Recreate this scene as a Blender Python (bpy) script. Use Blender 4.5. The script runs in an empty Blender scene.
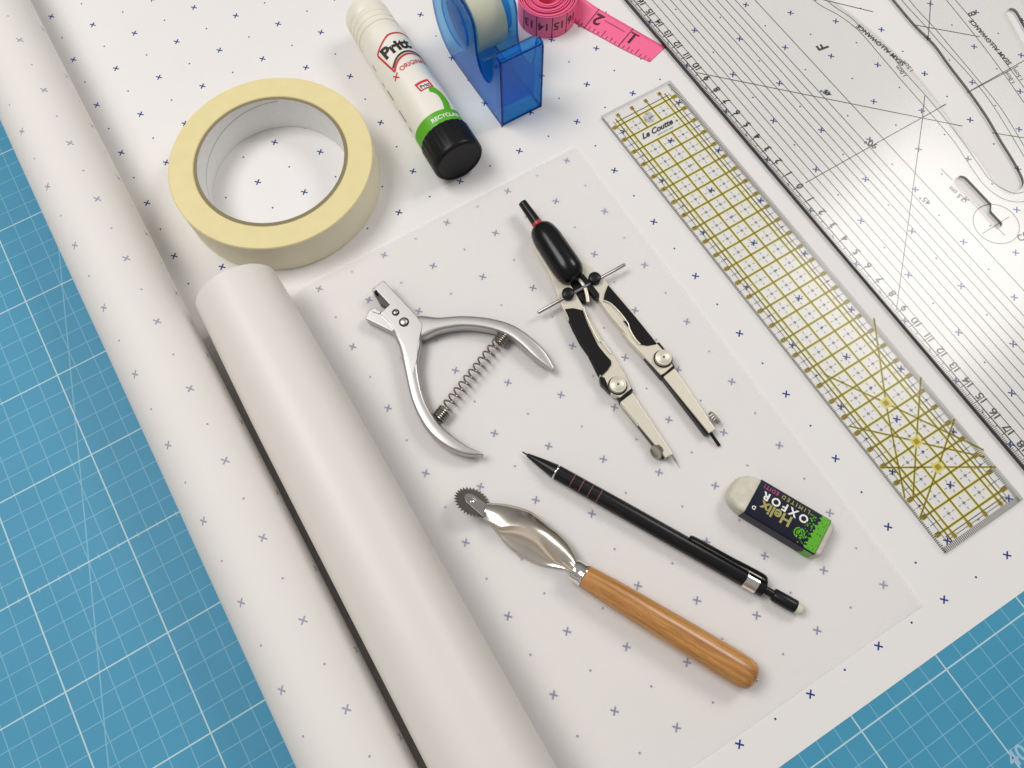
import bpy, bmesh, math, random
from mathutils import Vector, Matrix
random.seed(7)
CM = 0.01                      # everything below is written in centimetres
scene = bpy.context.scene
COL = scene.collection
PI = math.pi

# ------------------------------------------------------------------ camera
F_PX = 763.54
CAMP = Vector((13.301, -14.349, 37.437))
import_rows = [(0.856, -0.517, -0.003), (-0.487, -0.805, -0.338), (0.172, 0.291, -0.941)]
def orth(rows):
    a = Vector(rows[2]).normalized()
    b = Vector(rows[0]); b = (b - a * a.dot(b)).normalized()
    return b, a.cross(b), a
RX, RY, RZ = orth(import_rows)      # image right, image down, forward (world)
cam_d = bpy.data.cameras.new('camera')
cam = bpy.data.objects.new('camera', cam_d); COL.objects.link(cam)
m = Matrix.Identity(4)
for i, v in enumerate((RX, -RY, -RZ)):
    for j in range(3): m[j][i] = v[j]
m.translation = CAMP * CM
cam.matrix_world = m
cam_d.sensor_width = 36; cam_d.lens = F_PX * 36 / 1024
cam_d.clip_start = 0.01; cam_d.clip_end = 50
scene.camera = cam

def W(u, v, z=0.0):
    """plan position (cm) of a traced outline point lying at height z"""
    d = RX * ((u - 512) / F_PX) + RY * ((v - 384) / F_PX) + RZ
    t = (z - CAMP.z) / d.z
    p = CAMP + d * t
    return Vector((p.x, p.y, z))
def zc(pts, ox, oy, s, z):            # points read in an enlarged crop
    return [W(ox + a / s, oy + b / s, z) for a, b in pts]

# ------------------------------------------------------------------ objects
def tag(o, label=None, cat=None, group=None, kind=None):
    if label: o['label'] = label
    if cat: o['category'] = cat
    if group: o['group'] = group
    if kind: o['kind'] = kind
    return o
def thing(name, label, cat, loc, group=None):
    o = bpy.data.objects.new(name, None); COL.objects.link(o)
    o.location = Vector(loc) * CM; o.empty_display_size = 0.01
    return tag(o, label, cat, group)
def root_loc(o):
    l = Vector((0, 0, 0))
    while o: l = l + o.location; o = o.parent
    return l

class MB:
    def __init__(s): s.v = []; s.f = []; s.uv = []; s.mi = []
    def add(s, vs, fs, uvs=None, mi=0):
        n = len(s.v); s.v += [tuple(p) for p in vs]
        s.f += [tuple(i + n for i in f) for f in fs]
        s.mi += [mi] * len(fs)
        s.uv += (uvs if uvs else [(0, 0)] * len(vs))
        return s
    def box(s, c, size, ax=(1, 0, 0), ay=(0, 1, 0), az=(0, 0, 1), mi=0):
        c = Vector(c); ax, ay, az = Vector(ax), Vector(ay), Vector(az)
        hx, hy, hz = size[0] / 2, size[1] / 2, size[2] / 2
        vs = [c + ax * (i * hx) + ay * (j * hy) + az * (k * hz) for k in (-1, 1) for j in (-1, 1) for i in (-1, 1)]
        return s.add(vs, [(0, 2, 3, 1), (4, 5, 7, 6), (0, 1, 5, 4), (2, 6, 7, 3), (0, 4, 6, 2), (1, 3, 7, 5)], mi=mi)
    def prism(s, pts, z0, z1, mi=0):
        n = len(pts)
        a = sum(pts[i][0] * pts[(i + 1) % n][1] - pts[(i + 1) % n][0] * pts[i][1] for i in range(n))
        if a < 0: pts = pts[::-1]
        vs = [(p[0], p[1], z0) for p in pts] + [(p[0], p[1], z1) for p in pts]
        fs = [tuple(range(n - 1, -1, -1)), tuple(range(n, 2 * n))]
        fs += [(i, (i + 1) % n, n + (i + 1) % n, n + i) for i in range(n)]
        return s.add(vs, fs, mi=mi)
    def lathe(s, p0, d, prof, seg=48, up=(0, 0, 1), close=True, mi=0, flute=None):
        p0 = Vector(p0); d = Vector(d).normalized(); u = Vector(up)
        if abs(d.dot(u)) > 0.98: u = Vector((1, 0, 0))
        u = (u - d * d.dot(u)).normalized(); w = d.cross(u)
        vs = []; fs = []
        for a, r in prof:
            for k in range(seg):
                t = 2 * PI * k / seg
                rr = r * (flute(t, a) if flute else 1)
                vs.append(p0 + d * a + (u * math.cos(t) + w * math.sin(t)) * rr)
        for i in range(len(prof) - 1):
            for k in range(seg):
                k2 = (k + 1) % seg
                fs.append((i * seg + k, (i + 1) * seg + k, (i + 1) * seg + k2, i * seg + k2)[::-1])
        if close:
            fs.append(tuple(range(seg))[::1]); fs.append(tuple(range((len(prof) - 1) * seg, len(prof) * seg))[::-1])
        return s.add(vs, fs, mi=mi)
    def sweep(s, pts, hw, hh, n=16, pw=2.0, up=(0, 0, 1), mi=0, caps=True):
        pts = [Vector(p) for p in pts]; N = len(pts); up = Vector(up)
        vs = []; fs = []
        for i, p in enumerate(pts):
            t = (pts[min(i + 1, N - 1)] - pts[max(i - 1, 0)]).normalized()
            side = t.cross(up).normalized(); u2 = side.cross(t).normalized()
            a = hw[i] if isinstance(hw, (list, tuple)) else hw
            b = hh[i] if isinstance(hh, (list, tuple)) else hh
            for k in range(n):
                th = 2 * PI * k / n; c, q = math.cos(th), math.sin(th)
                x = math.copysign(abs(c) ** (2 / pw), c) * a; y = math.copysign(abs(q) ** (2 / pw), q) * b
                vs.append(p + side * x + u2 * y)
        for i in range(N - 1):
            for k in range(n):
                k2 = (k + 1) % n
                fs.append((i * n + k, i * n + k2, (i + 1) * n + k2, (i + 1) * n + k))
        if caps:
            fs.append(tuple(range(n))[::-1]); fs.append(tuple(range((N - 1) * n, N * n)))
        return s.add(vs, fs, mi=mi)
    def line(s, a, b, w, z, mi=0):      # flat printed stroke between two plan points
        a = Vector((a[0], a[1], z)); b = Vector((b[0], b[1], z)); t = (b - a)
        if t.length < 1e-6: return s
        n = Vector((-t.y, t.x, 0)).normalized() * (w / 2)
        return s.add([a - n, b - n, b + n, a + n], [(0, 1, 2, 3)], mi=mi)
    def poly(s, pts, w, z, closed=False, mi=0):
        P = [Vector((p[0], p[1], z)) for p in pts]; N = len(P); vs = []; fs = []
        for i in range(N):
            if closed: t = (P[(i + 1) % N] - P[i - 1])
            else: t = P[min(i + 1, N - 1)] - P[max(i - 1, 0)]
            n = Vector((-t.y, t.x, 0)).normalized() * (w / 2)
            vs += [P[i] - n, P[i] + n]
        for i in range(N if closed else N - 1):
            j = (i + 1) % N
            fs.append((2 * i, 2 * j, 2 * j + 1, 2 * i + 1))
        return s.add(vs, fs, mi=mi)
    def text(s, body, size, org, dx, dy=None, bold=0.0, align='CENTER', fn=None, sub=0, shear=0.0, mi=0, spacing=1.0):
        vs, fs = text_geo(body, size, bold, align, sub, shear, spacing)
        if fn: s.add([fn(x, y) for x, y in vs], fs, mi=mi)
        else:
            dx = Vector(dx).normalized(); dy = Vector(dy).normalized() if dy else Vector((-dx.y, dx.x, 0))
            o = Vector(org)
            s.add([o + dx * x + dy * y for x, y in vs], fs, mi=mi)
        return s
    def build(s, name, mat, parent=None, bevel=0, smooth=40, solid=0, seg=3, kind=None):
        off = root_loc(parent) if parent else Vector((0, 0, 0))
        if parent is None:
            off = Vector((0, 0, 0))
        me = bpy.data.meshes.new(name)
        me.from_pydata([Vector(p) * CM - off for p in s.v], [], s.f)
        mats = mat if isinstance(mat, (list, tuple)) else [mat]
        for mm in mats: me.materials.append(mm)
        for p, i in zip(me.polygons, s.mi): p.material_index = i
        uvl = me.uv_layers.new(name='UVMap')
        for l in me.loops: uvl.data[l.index].uv = s.uv[l.vertex_index]
        if smooth:
            for p in me.polygons: p.use_smooth = True
            me.set_sharp_from_angle(angle=math.radians(smooth))
        me.update()
        o = bpy.data.objects.new(name, me); COL.objects.link(o)
        if parent: o.parent = parent
        if solid:
            q = o.modifiers.new('solid', 'SOLIDIFY'); q.thickness = solid * CM; q.offset = 0
        if bevel:
            q = o.modifiers.new('bevel', 'BEVEL'); q.width = bevel * CM; q.segments = seg
            q.limit_method = 'ANGLE'; q.angle_limit = math.radians(35); q.harden_normals = True
        if kind: o['kind'] = kind
        return o

_tc = {}
def text_geo(body, size, bold=0.0, align='CENTER', sub=0, shear=0.0, spacing=1.0):
    key = (body, size, bold, align, sub, shear, spacing)
    if key in _tc: return _tc[key]
    c = bpy.data.curves.new('t', 'FONT'); c.body = body; c.size = 1; c.offset = bold; c.shear = shear
    c.align_x = align; c.align_y = 'CENTER'; c.resolution_u = 4; c.space_character = spacing
    o = bpy.data.objects.new('t', c); COL.objects.link(o)
    bpy.context.view_layer.update()
    me = bpy.data.meshes.new_from_object(o.evaluated_get(bpy.context.evaluated_depsgraph_get()))
    if sub:
        b = bmesh.new(); b.from_mesh(me)
        for _ in range(3):
            es = [e for e in b.edges if e.calc_length() * size > sub]
            if not es: break
            bmesh.ops.subdivide_edges(b, edges=es, cuts=1)
            bmesh.ops.triangulate(b, faces=b.faces[:])
        b.to_mesh(me); b.free()
    vs = [(v.co.x * size, v.co.y * size) for v in me.vertices]
    fs = [tuple(p.vertices) for p in me.polygons]
    bpy.data.objects.remove(o); bpy.data.curves.remove(c); bpy.data.meshes.remove(me)
    _tc[key] = (vs, fs)
    return vs, fs

def curve_slab(outlines, z0, z1):
    """flat slab with holes: outlines = [outer, hole, hole...] plan points"""
    c = bpy.data.curves.new('s', 'CURVE'); c.dimensions = '2D'; c.fill_mode = 'BOTH'
    c.extrude = (z1 - z0) / 2
    for pts in outlines:
        sp = c.splines.new('POLY'); sp.points.add(len(pts) - 1); sp.use_cyclic_u = True
        for i, p in enumerate(pts): sp.points[i].co = (p[0], p[1], 0, 1)
    o = bpy.data.objects.new('s', c); COL.objects.link(o)
    bpy.context.view_layer.update()
    me = bpy.data.meshes.new_from_object(o.evaluated_get(bpy.context.evaluated_depsgraph_get()))
    b = bmesh.new(); b.from_mesh(me)
    bmesh.ops.remove_doubles(b, verts=b.verts[:], dist=1e-4)
    bmesh.ops.recalc_face_normals(b, faces=b.faces[:])
    mb = MB(); z = (z0 + z1) / 2
    b.verts.ensure_lookup_table()
    vs = [(v.co.x, v.co.y, v.co.z + z) for v in b.verts]
    n = len(mb.v); mb.v = vs; mb.uv = [(0, 0)] * len(vs)
    for f in b.faces:
        mb.f.append(tuple(v.index for v in f.verts)); mb.mi.append(0 if abs(f.normal.z) > 0.5 else 1)
    b.free(); bpy.data.objects.remove(o); bpy.data.curves.remove(c); bpy.data.meshes.remove(me)
    return mb

def smooth_path(pts, n=6):
    """Catmull-Rom through tuples of any dimension"""
    P = [tuple(p) for p in pts]; out = []
    for i in range(len(P) - 1):
        p0, p1, p2, p3 = P[max(i - 1, 0)], P[i], P[i + 1], P[min(i + 2, len(P) - 1)]
        for k in range(n):
            t = k / n
            out.append(tuple(0.5 * (2 * b + (c - a) * t + (2 * a - 5 * b + 4 * c - d) * t * t + (3 * b - a - 3 * c + d) * t ** 3)
                             for a, b, c, d in zip(p0, p1, p2, p3)))
    out.append(P[-1]); return out

# ------------------------------------------------------------------ materials
def srgb(r, g, b):
    def f(c):
        c /= 255; return c / 12.92 if c <= 0.04045 else ((c + 0.055) / 1.055) ** 2.4
    return (f(r), f(g), f(b), 1)
class NT:
    def __init__(s, name):
        s.m = bpy.data.materials.new(name); s.m.use_nodes = True
        s.t = s.m.node_tree; s.n = s.t.nodes; s.n.clear()
        s.out = s.n.new('ShaderNodeOutputMaterial')
    def new(s, typ, **kw):
        n = s.n.new(typ)
        for k, v in kw.items(): setattr(n, k, v)
        return n
    def L(s, a, b): s.t.links.new(a, b)
    def put(s, sock, v):
        if hasattr(v, 'is_output'): s.L(v, sock)
        else: sock.default_value = v
    def M(s, op, a, b=0.0, c=None):
        n = s.n.new('ShaderNodeMath'); n.operation = op
        s.put(n.inputs[0], a); s.put(n.inputs[1], b)
        if c is not None: s.put(n.inputs[2], c)
        return n.outputs[0]
    def mix(s, f, a, b):
        n = s.n.new('ShaderNodeMix'); n.data_type = 'RGBA'
        s.put(n.inputs[0], f); s.put(n.inputs[6], a); s.put(n.inputs[7], b)
        return n.outputs[2]
    def noise(s, scale, detail=3, vec=None, rough=0.5):
        n = s.n.new('ShaderNodeTexNoise'); n.inputs['Scale'].default_value = scale
        n.inputs['Detail'].default_value = detail; n.inputs['Roughness'].default_value = rough
        if vec: s.L(vec, n.inputs['Vector'])
        return n.outputs['Fac']
    def obj(s):
        return s.n.new('ShaderNodeTexCoord').outputs['Object']
    def prin(s, **kw):
        p = s.n.new('ShaderNodeBsdfPrincipled')
        for k, v in kw.items():
            s.put(p.inputs[k.replace('_', ' ')], v)
        return p
    def bump(s, h, strength=0.2, dist=0.0002):
        b = s.n.new('ShaderNodeBump'); b.inputs['Strength'].default_value = strength
        b.inputs['Distance'].default_value = dist; s.L(h, b.inputs['Height']); return b.outputs[0]
    def end(s, sh): s.L(sh, s.out.inputs[0]); return s.m

def simple(name, col, rough=0.5, metal=0.0, var=0.0, vscale=300, bumpk=0.0, bscale=800, spec=0.5, coat=0.0, **kw):
    t = NT(name); c = col
    if var:
        n = t.noise(vscale, 4, t.obj())
        c = t.mix(n, tuple(x * (1 - var) for x in col[:3]) + (1,), tuple(min(1, x * (1 + var)) for x in col[:3]) + (1,))
    p = t.prin(Base_Color=c, Roughness=rough, Metallic=metal)
    p.inputs['Specular IOR Level'].default_value = spec
    p.inputs['Coat Weight'].default_value = coat
    for k, v in kw.items(): p.inputs[k.replace('_', ' ')].default_value = v
    if bumpk:
        t.L(t.bump(t.noise(bscale, 5, t.obj()), bumpk), p.inputs['Normal'])
    return t.end(p.outputs[0])

def pattern(t, u, v):
    """dot-and-cross mask: crosses (lying diagonally) and dots alternate on a 2 cm grid; u, v in cm"""
    s_ = t.M('DIVIDE', u, 2.0); q = t.M('DIVIDE', t.M('ADD', v, 20.6), 2.0)
    i = t.M('ROUND', s_); j = t.M('ROUND', q)
    du = t.M('MULTIPLY', t.M('SUBTRACT', s_, i), 2.0); dv = t.M('MULTIPLY', t.M('SUBTRACT', q, j), 2.0)
    par = t.M('FLOORED_MODULO', t.M('ADD', i, j), 2.0)          # 1 -> cross
    isx = t.M('GREATER_THAN', par, 0.5)
    a = t.M('MULTIPLY', t.M('ADD', du, dv), 0.7071); b = t.M('MULTIPLY', t.M('SUBTRACT', du, dv), 0.7071)
    aa, ab = t.M('ABSOLUTE', a), t.M('ABSOLUTE', b)
    arm1 = t.M('MULTIPLY', t.M('LESS_THAN', aa, 0.20), t.M('LESS_THAN', ab, 0.041))
    arm2 = t.M('MULTIPLY', t.M('LESS_THAN', ab, 0.20), t.M('LESS_THAN', aa, 0.041))
    cr = t.M('MULTIPLY', t.M('MAXIMUM', arm1, arm2), isx)
    r2 = t.M('ADD', t.M('MULTIPLY', du, du), t.M('MULTIPLY', dv, dv))
    dot = t.M('MULTIPLY', t.M('LESS_THAN', r2, 0.0030), t.M('SUBTRACT', 1.0, isx))
    return t.M('MAXIMUM', cr, dot)

def paper_mat(name, ink=1.0, base=(0.80, 0.785, 0.745, 1)):
    t = NT(name)
    uv = t.new('ShaderNodeTexCoord').outputs['UV']
    sep = t.new('ShaderNodeSeparateXYZ'); t.L(uv, sep.inputs[0])
    msk = pattern(t, sep.outputs[0], sep.outputs[1])
    o = t.obj()
    n = t.noise(900, 4, o); n2 = t.noise(40, 3, o)
    c0 = t.mix(n2, tuple(x * .975 for x in base[:3]) + (1,), base)
    c = t.mix(t.M('MULTIPLY', msk, ink), c0, (0.014, 0.046, 0.24, 1))
    p = t.prin(Base_Color=c, Roughness=0.62); p.inputs['Specular IOR Level'].default_value = 0.3
    h = t.M('ADD', t.M('MULTIPLY', n, 0.15), n2)
    n3 = t.noise(9, 2, o)
    h = t.M('ADD', h, t.M('MULTIPLY', n3, 4.0))
    t.L(t.bump(h, 0.35, 0.0008), p.inputs['Normal'])
    return t.end(p.outputs[0])
M_paper = paper_mat('pattern_paper', base=(0.80, 0.785, 0.772, 1))
M_paper_back = paper_mat('pattern_paper_back', ink=0.55, base=(0.80, 0.775, 0.745, 1))

def tracing_mat(name, alpha, base=(0.79, 0.765, 0.735, 1)):
    t = NT(name); o = t.obj()
    n = t.noise(30, 3, o)
    p = t.prin(Base_Color=base, Roughness=0.42); p.inputs['Specular IOR Level'].default_value = 0.35
    t.L(t.bump(n, 0.3, 0.0008), p.inputs['Normal'])
    if alpha >= 1: return t.end(p.outputs[0])
    tr = t.new('ShaderNodeBsdfTransparent'); tr.inputs[0].default_value = (0.97, 0.97, 0.96, 1)
    mx = t.new('ShaderNodeMixShader'); mx.inputs[0].default_value = alpha
    tl_ = t.new('ShaderNodeBsdfTranslucent'); tl_.inputs[0].default_value = (1.0, 0.985, 0.985, 1)
    m2 = t.new('ShaderNodeMixShader'); m2.inputs[0].default_value = 0.42
    t.L(p.outputs[0], m2.inputs[1]); t.L(tl_.outputs[0], m2.inputs[2])
    t.L(tr.outputs[0], mx.inputs[1]); t.L(m2.outputs[0], mx.inputs[2])
    return t.end(mx.outputs[0])
M_trace = tracing_mat('tracing_paper', 0.43, (1.0, 0.975, 0.97, 1))
M_trace_roll = tracing_mat('tracing_paper_rolled', 1.0, (0.775, 0.735, 0.69, 1))

def mat_grid():
    t = NT('cutting_mat_vinyl'); o = t.obj()
    sep = t.new('ShaderNodeSeparateXYZ'); t.L(o, sep.inputs[0])
    x = t.M('MULTIPLY', sep.outputs[0], 100.0); y = t.M('MULTIPLY', sep.outputs[1], 100.0)
    def lines(c, per, w):
        s_ = t.M('DIVIDE', c, per)
        d = t.M('MULTIPLY', t.M('ABSOLUTE', t.M('SUBTRACT', s_, t.M('ROUND', s_))), per)
        return t.M('LESS_THAN', d, w / 2)
    fine = t.M('MAXIMUM', lines(x, 1.0, 0.042), lines(y, 1.0, 0.042))
    heavy = t.M('MAXIMUM', lines(x, 5.0, 0.068), lines(y, 5.0, 0.068))
    # printed 70 degree and 45 degree guide lines
    def diag(x0, y0, ang, w=0.06):
        s_, c_ = math.sin(ang), math.cos(ang)
        d = t.M('ABSOLUTE', t.M('SUBTRACT', t.M('MULTIPLY', t.M('SUBTRACT', x, x0), s_), t.M('MULTIPLY', t.M('SUBTRACT', y, y0), c_)))
        return t.M('LESS_THAN', d, w / 2)
    dg = diag(-0.92, 4.0, math.atan2(24.2, 6.57))
    ticks = t.M('MULTIPLY', t.M('LESS_THAN', t.M('ABSOLUTE', y), 0.16), lines(t.M('ADD', x, 0.5), 1.0, 0.04))
    fine = t.M('MAXIMUM', t.M('MAXIMUM', fine, ticks), dg)
    n = t.noise(35, 4, o)
    c = t.mix(n, srgb(62, 142, 176), srgb(72, 152, 185))
    c = t.mix(t.M('MULTIPLY', fine, 0.42), c, srgb(165, 208, 222))
    c = t.mix(t.M('MULTIPLY', heavy, 0.65), c, srgb(208, 228, 226))
    p = t.prin(Base_Color=c, Roughness=0.55); p.inputs['Specular IOR Level'].default_value = 0.35
    t.L(t.bump(t.noise(1500, 3, o), 0.25, 0.0001), p.inputs['Normal'])
    return t.end(p.outputs[0])
M_mat = mat_grid()

def clear_mat(name, tint=(0.992, 0.993, 0.990, 1), rough=0.06, haze=0.0, hazecol=(0.8, 0.8, 0.78, 1), ior=1.49, gl=1.0):
    t = NT(name)
    tr = t.new('ShaderNodeBsdfTransparent'); tr.inputs[0].default_value = tint
    g = t.new('ShaderNodeBsdfGlossy'); g.inputs['Roughness'].default_value = rough
    lw = t.new('ShaderNodeLayerWeight'); lw.inputs['Blend'].default_value = 0.5
    f0 = ((ior - 1) / (ior + 1)) ** 2
    fac = t.M('ADD', f0, t.M('MULTIPLY', t.M('POWER', lw.outputs['Facing'], 5.0), 1 - f0))
    body = tr.outputs[0]
    if haze:
        d = t.new('ShaderNodeBsdfDiffuse'); d.inputs[0].default_value = hazecol
        m1 = t.new('ShaderNodeMixShader'); m1.inputs[0].default_value = haze
        t.L(body, m1.inputs[1]); t.L(d.outputs[0], m1.inputs[2]); body = m1.outputs[0]
    mx = t.new('ShaderNodeMixShader'); t.L(t.M('MULTIPLY', fac, gl), mx.inputs[0])
    t.L(body, mx.inputs[1]); t.L(g.outputs[0], mx.inputs[2])
    return t.end(mx.outputs[0])
M_acr = clear_mat('clear_acrylic', rough=0.19, haze=0.006, gl=0.72)
M_acr_edge_shade = clear_mat('acrylic_edge_shade', (0.22, 0.22, 0.20, 1), 0.1, haze=0.2, hazecol=(0.12, 0.12, 0.11, 1))  # dark tint paints edge shadow and refraction into clear acrylic
M_acr_edge_soft = clear_mat('acrylic_edge_soft', (0.86, 0.86, 0.83, 1), 0.1, haze=0.2, hazecol=(0.35, 0.35, 0.32, 1))
M_acr_edge_clear = clear_mat('acrylic_edge_clear', (0.90, 0.90, 0.88, 1), 0.1, haze=0.04)
M_blue = clear_mat('translucent_blue_plastic', (0.44, 0.80, 0.965, 1), 0.05, haze=0.17, hazecol=(0.015, 0.30, 1.0, 1), ior=1.45)
M_blue_edge = clear_mat('blue_plastic_edge', (0.10, 0.30, 0.62, 1), 0.06, haze=0.25, hazecol=(0.005, 0.06, 0.35, 1), ior=1.45)
M_yband = clear_mat('yellow_print', (0.99, 0.96, 0.62, 1), 0.5, haze=0.45, hazecol=(0.98, 0.92, 0.34, 1), gl=0.0)
M_yfill = clear_mat('yellow_wash', (0.99, 0.975, 0.84, 1), 0.5, haze=0.10, hazecol=(0.85, 0.82, 0.5, 1), gl=0.0)
M_olive = simple('olive_ink', (0.115, 0.088, 0.0, 1), 0.8, spec=0.1)
M_mustard = simple('mustard_ink', (0.40, 0.29, 0.01, 1), 0.7, spec=0.1)
M_black = simple('black_ink', (0.015, 0.015, 0.015, 1), 0.6)
M_grey_ink = clear_mat('grey_ink', (0.28, 0.28, 0.32, 1), 0.5, haze=0.55, hazecol=(0.05, 0.05, 0.075, 1), gl=0.0)
M_tick = clear_mat('tick_ink', (0.1, 0.1, 0.09, 1), 0.5, haze=0.75, hazecol=(0.02, 0.02, 0.015, 1), gl=0.0)
M_clearfilm = clear_mat('clear_tape_film', (0.90, 0.93, 0.92, 1), 0.3, haze=0.12, hazecol=(0.6, 0.65, 0.6, 1), gl=0.5)

def masking_mat():
    t = NT('masking_tape_side'); o = t.obj()
    sep = t.new('ShaderNodeSeparateXYZ'); t.L(o, sep.inputs[0])
    r = t.M('SQRT', t.M('ADD', t.M('MULTIPLY', sep.outputs[0], sep.outputs[0]), t.M('MULTIPLY', sep.outputs[1], sep.outputs[1])))
    cmb = t.new('ShaderNodeCombineXYZ'); t.L(r, cmb.inputs[0])
    n = t.noise(2600, 3, cmb.outputs[0]); n2 = t.noise(120, 3, o)
    c = t.mix(t.M('MULTIPLY', t.M('ADD', n, n2), 0.5), (0.70, 0.59, 0.28, 1), (0.86, 0.76, 0.42, 1))
    p = t.prin(Base_Color=c, Roughness=0.6)
    p.inputs['Subsurface Weight'].default_value = 0.0
    t.L(t.bump(n, 0.15, 0.0003), p.inputs['Normal'])
    return t.end(p.outputs[0])
M_mask = masking_mat()
M_mask_back = simple('masking_tape_back', (0.86, 0.80, 0.60, 1), 0.6, var=0.03, bumpk=0.25, bscale=1500)
M_core = simple('tape_core_card', (0.80, 0.795, 0.775, 1), 0.7, var=0.04, bumpk=0.2)
M_core_edge = simple('tape_core_edge', (0.24, 0.20, 0.11, 1), 0.8, var=0.2, vscale=1500, bumpk=0.3)
M_seam = simple('seam_grey', (0.36, 0.35, 0.33, 1), 0.8)

def brushed(name, col, rough, scale=(60, 2500, 60), amt=0.15):
    t = NT(name); o = t.obj()
    mp = t.new('ShaderNodeMapping'); t.L(o, mp.inputs[0]); mp.inputs['Scale'].default_value = scale
    n = t.noise(1.0, 3, mp.outputs[0])
    r = t.M('ADD', rough, t.M('MULTIPLY', t.M('SUBTRACT', n, 0.5), amt))
    p = t.prin(Base_Color=col, Metallic=1.0, Roughness=r)
    t.L(t.bump(t.noise(700, 4, o), 0.06, 0.0002), p.inputs['Normal'])
    return t.end(p.outputs[0])
M_steel = brushed('satin_nickel', (0.53, 0.515, 0.50, 1), 0.40)
M_slot = simple('dark_slot_steel', (0.10, 0.09, 0.08, 1), 0.5, metal=0.6)
M_screw = simple('cream_screw', (0.72, 0.67, 0.56, 1), 0.38, metal=0.3)
M_steel_dark = brushed('dark_steel', (0.42, 0.41, 0.40, 1), 0.35)
M_chrome = brushed('polished_steel', (0.80, 0.78, 0.74, 1), 0.10, amt=0.05)
M_shank = brushed('polished_wheel_shank', (0.80, 0.73, 0.63, 1), 0.25, amt=0.06)
M_spring = brushed('spring_wire', (0.36, 0.32, 0.28, 1), 0.28)
M_cream = simple('cream_enamel', (0.78, 0.725, 0.60, 1), 0.28, metal=0.25, var=0.03, bumpk=0.04)
M_blackpl = simple('black_plastic', (0.008, 0.008, 0.009, 1), 0.32, bumpk=0.03, spec=0.3)
M_blackgloss = simple('black_gloss_plastic', (0.006, 0.006, 0.007, 1), 0.24, spec=0.3)
M_rubber = simple('black_rubber_grip', (0.012, 0.010, 0.011, 1), 0.7, bumpk=0.3, bscale=2500, spec=0.15)
M_red = simple('red_plastic', (0.45, 0.03, 0.03, 1), 0.4)
M_redink = simple('red_ink', (0.60, 0.04, 0.04, 1), 0.45)
M_greenink = simple('green_ink', (0.10, 0.42, 0.01, 1), 0.4)
M_dkgreen = simple('dark_green_ink', (0.01, 0.05, 0.02, 1), 0.45)
M_white = simple('white_ink', (0.85, 0.85, 0.82, 1), 0.5)
M_ring = simple('copper_ring_ink', (0.20, 0.065, 0.05, 1), 0.4)
M_gluebody = simple('white_glue_tube', (0.84, 0.815, 0.73, 1), 0.32, var=0.01)
M_collar = simple('white_glue_collar', (0.82, 0.79, 0.68, 1), 0.38)
M_gluecap = simple('black_glue_cap', (0.009, 0.009, 0.010, 1), 0.36, bumpk=0.05, spec=0.2)
M_pink = simple('pink_tape_vinyl', (0.93, 0.15, 0.31, 1), 0.45, var=0.04, bumpk=0.12, bscale=1800)
M_pinkink = simple('maroon_ink', (0.09, 0.004, 0.02, 1), 0.5)
M_rubberwhite = simple('worn_eraser_rubber', (0.62, 0.60, 0.50, 1), 0.8, var=0.22, vscale=260, bumpk=0.5, bscale=500)
M_navy = simple('navy_card_sleeve', (0.010, 0.011, 0.026, 1), 0.42, var=0.3, vscale=120, spec=0.2)
M_goldink = simple('gold_ink', (0.36, 0.34, 0.10, 1), 0.5)
M_magenta = simple('magenta_ink', (0.35, 0.05, 0.18, 1), 0.5)
def wood():
    t = NT('varnished_beech'); o = t.obj()
    mp = t.new('ShaderNodeMapping'); t.L(o, mp.inputs[0])
    mp.inputs['Rotation'].default_value = (0, 0, math.radians(61.2))
    q1 = t.new('ShaderNodeMapping'); t.L(mp.outputs[0], q1.inputs[0]); q1.inputs['Scale'].default_value = (12, 330, 330); mp_r = mp; mp = q1
    n = t.noise(1.0, 5, mp.outputs[0], 0.6)
    mp2 = t.new('ShaderNodeMapping'); t.L(mp_r.outputs[0], mp2.inputs[0])
    mp2.inputs['Scale'].default_value = (130, 2400, 2400)
    n2 = t.noise(1.0, 2, mp2.outputs[0])
    k = t.M('MULTIPLY', t.M('SUBTRACT', n, 0.38), 4.0); k.node.use_clamp = True
    c = t.mix(k, (0.37, 0.15, 0.035, 1), (0.64, 0.325, 0.092, 1))
    d = t.M('MULTIPLY', t.M('GREATER_THAN', n2, 0.58), 0.5)
    c = t.mix(d, c, (0.32, 0.13, 0.03, 1))
    p = t.prin(Base_Color=c, Roughness=0.33); p.inputs['Coat Weight'].default_value = 0.35; p.inputs['Coat Roughness'].default_value = 0.2
    return t.end(p.outputs[0])
M_wood = wood()
M_table = simple('pale_table', (0.55, 0.52, 0.47, 1), 0.6, var=0.05, vscale=20)

# ------------------------------------------------------------------ setting: table
MB().box((33, 5, -3.2), (190, 130, 6)).build('table_top', M_table, kind='structure')
# cutting mat
mat = thing('cutting_mat', 'blue cutting mat with a pale centimetre grid spread under all the paper and tools', 'cutting mat', (0, 0, -0.2))
def rr(x0, y0, x1, y1, r, n=8):
    out = []
    for cx, cy, a0 in ((x1 - r, y0 + r, -90), (x1 - r, y1 - r, 0), (x0 + r, y1 - r, 90), (x0 + r, y0 + r, 180)):
        for k in range(n + 1):
            a = math.radians(a0 + 90 * k / n); out.append((cx + r * math.cos(a), cy + r * math.sin(a)))
    return out
b = MB().prism(rr(-11.5, -31.5, 81.5, 31.5, 1.0), -0.195, -0.02)
b.build('mat_surface', M_mat, mat, smooth=0)
M_matink = simple('mat_number_ink', srgb(150, 190, 212), 0.6)
for k in (6, 7, 8, 9):
    MB().text(str(k * 5), 0.95, (k * 5 - 10 + 0.25, -29.35, -0.012), (1, 0, 0), bold=0.02).build('printed_number', M_matink, mat, smooth=0)

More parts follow.
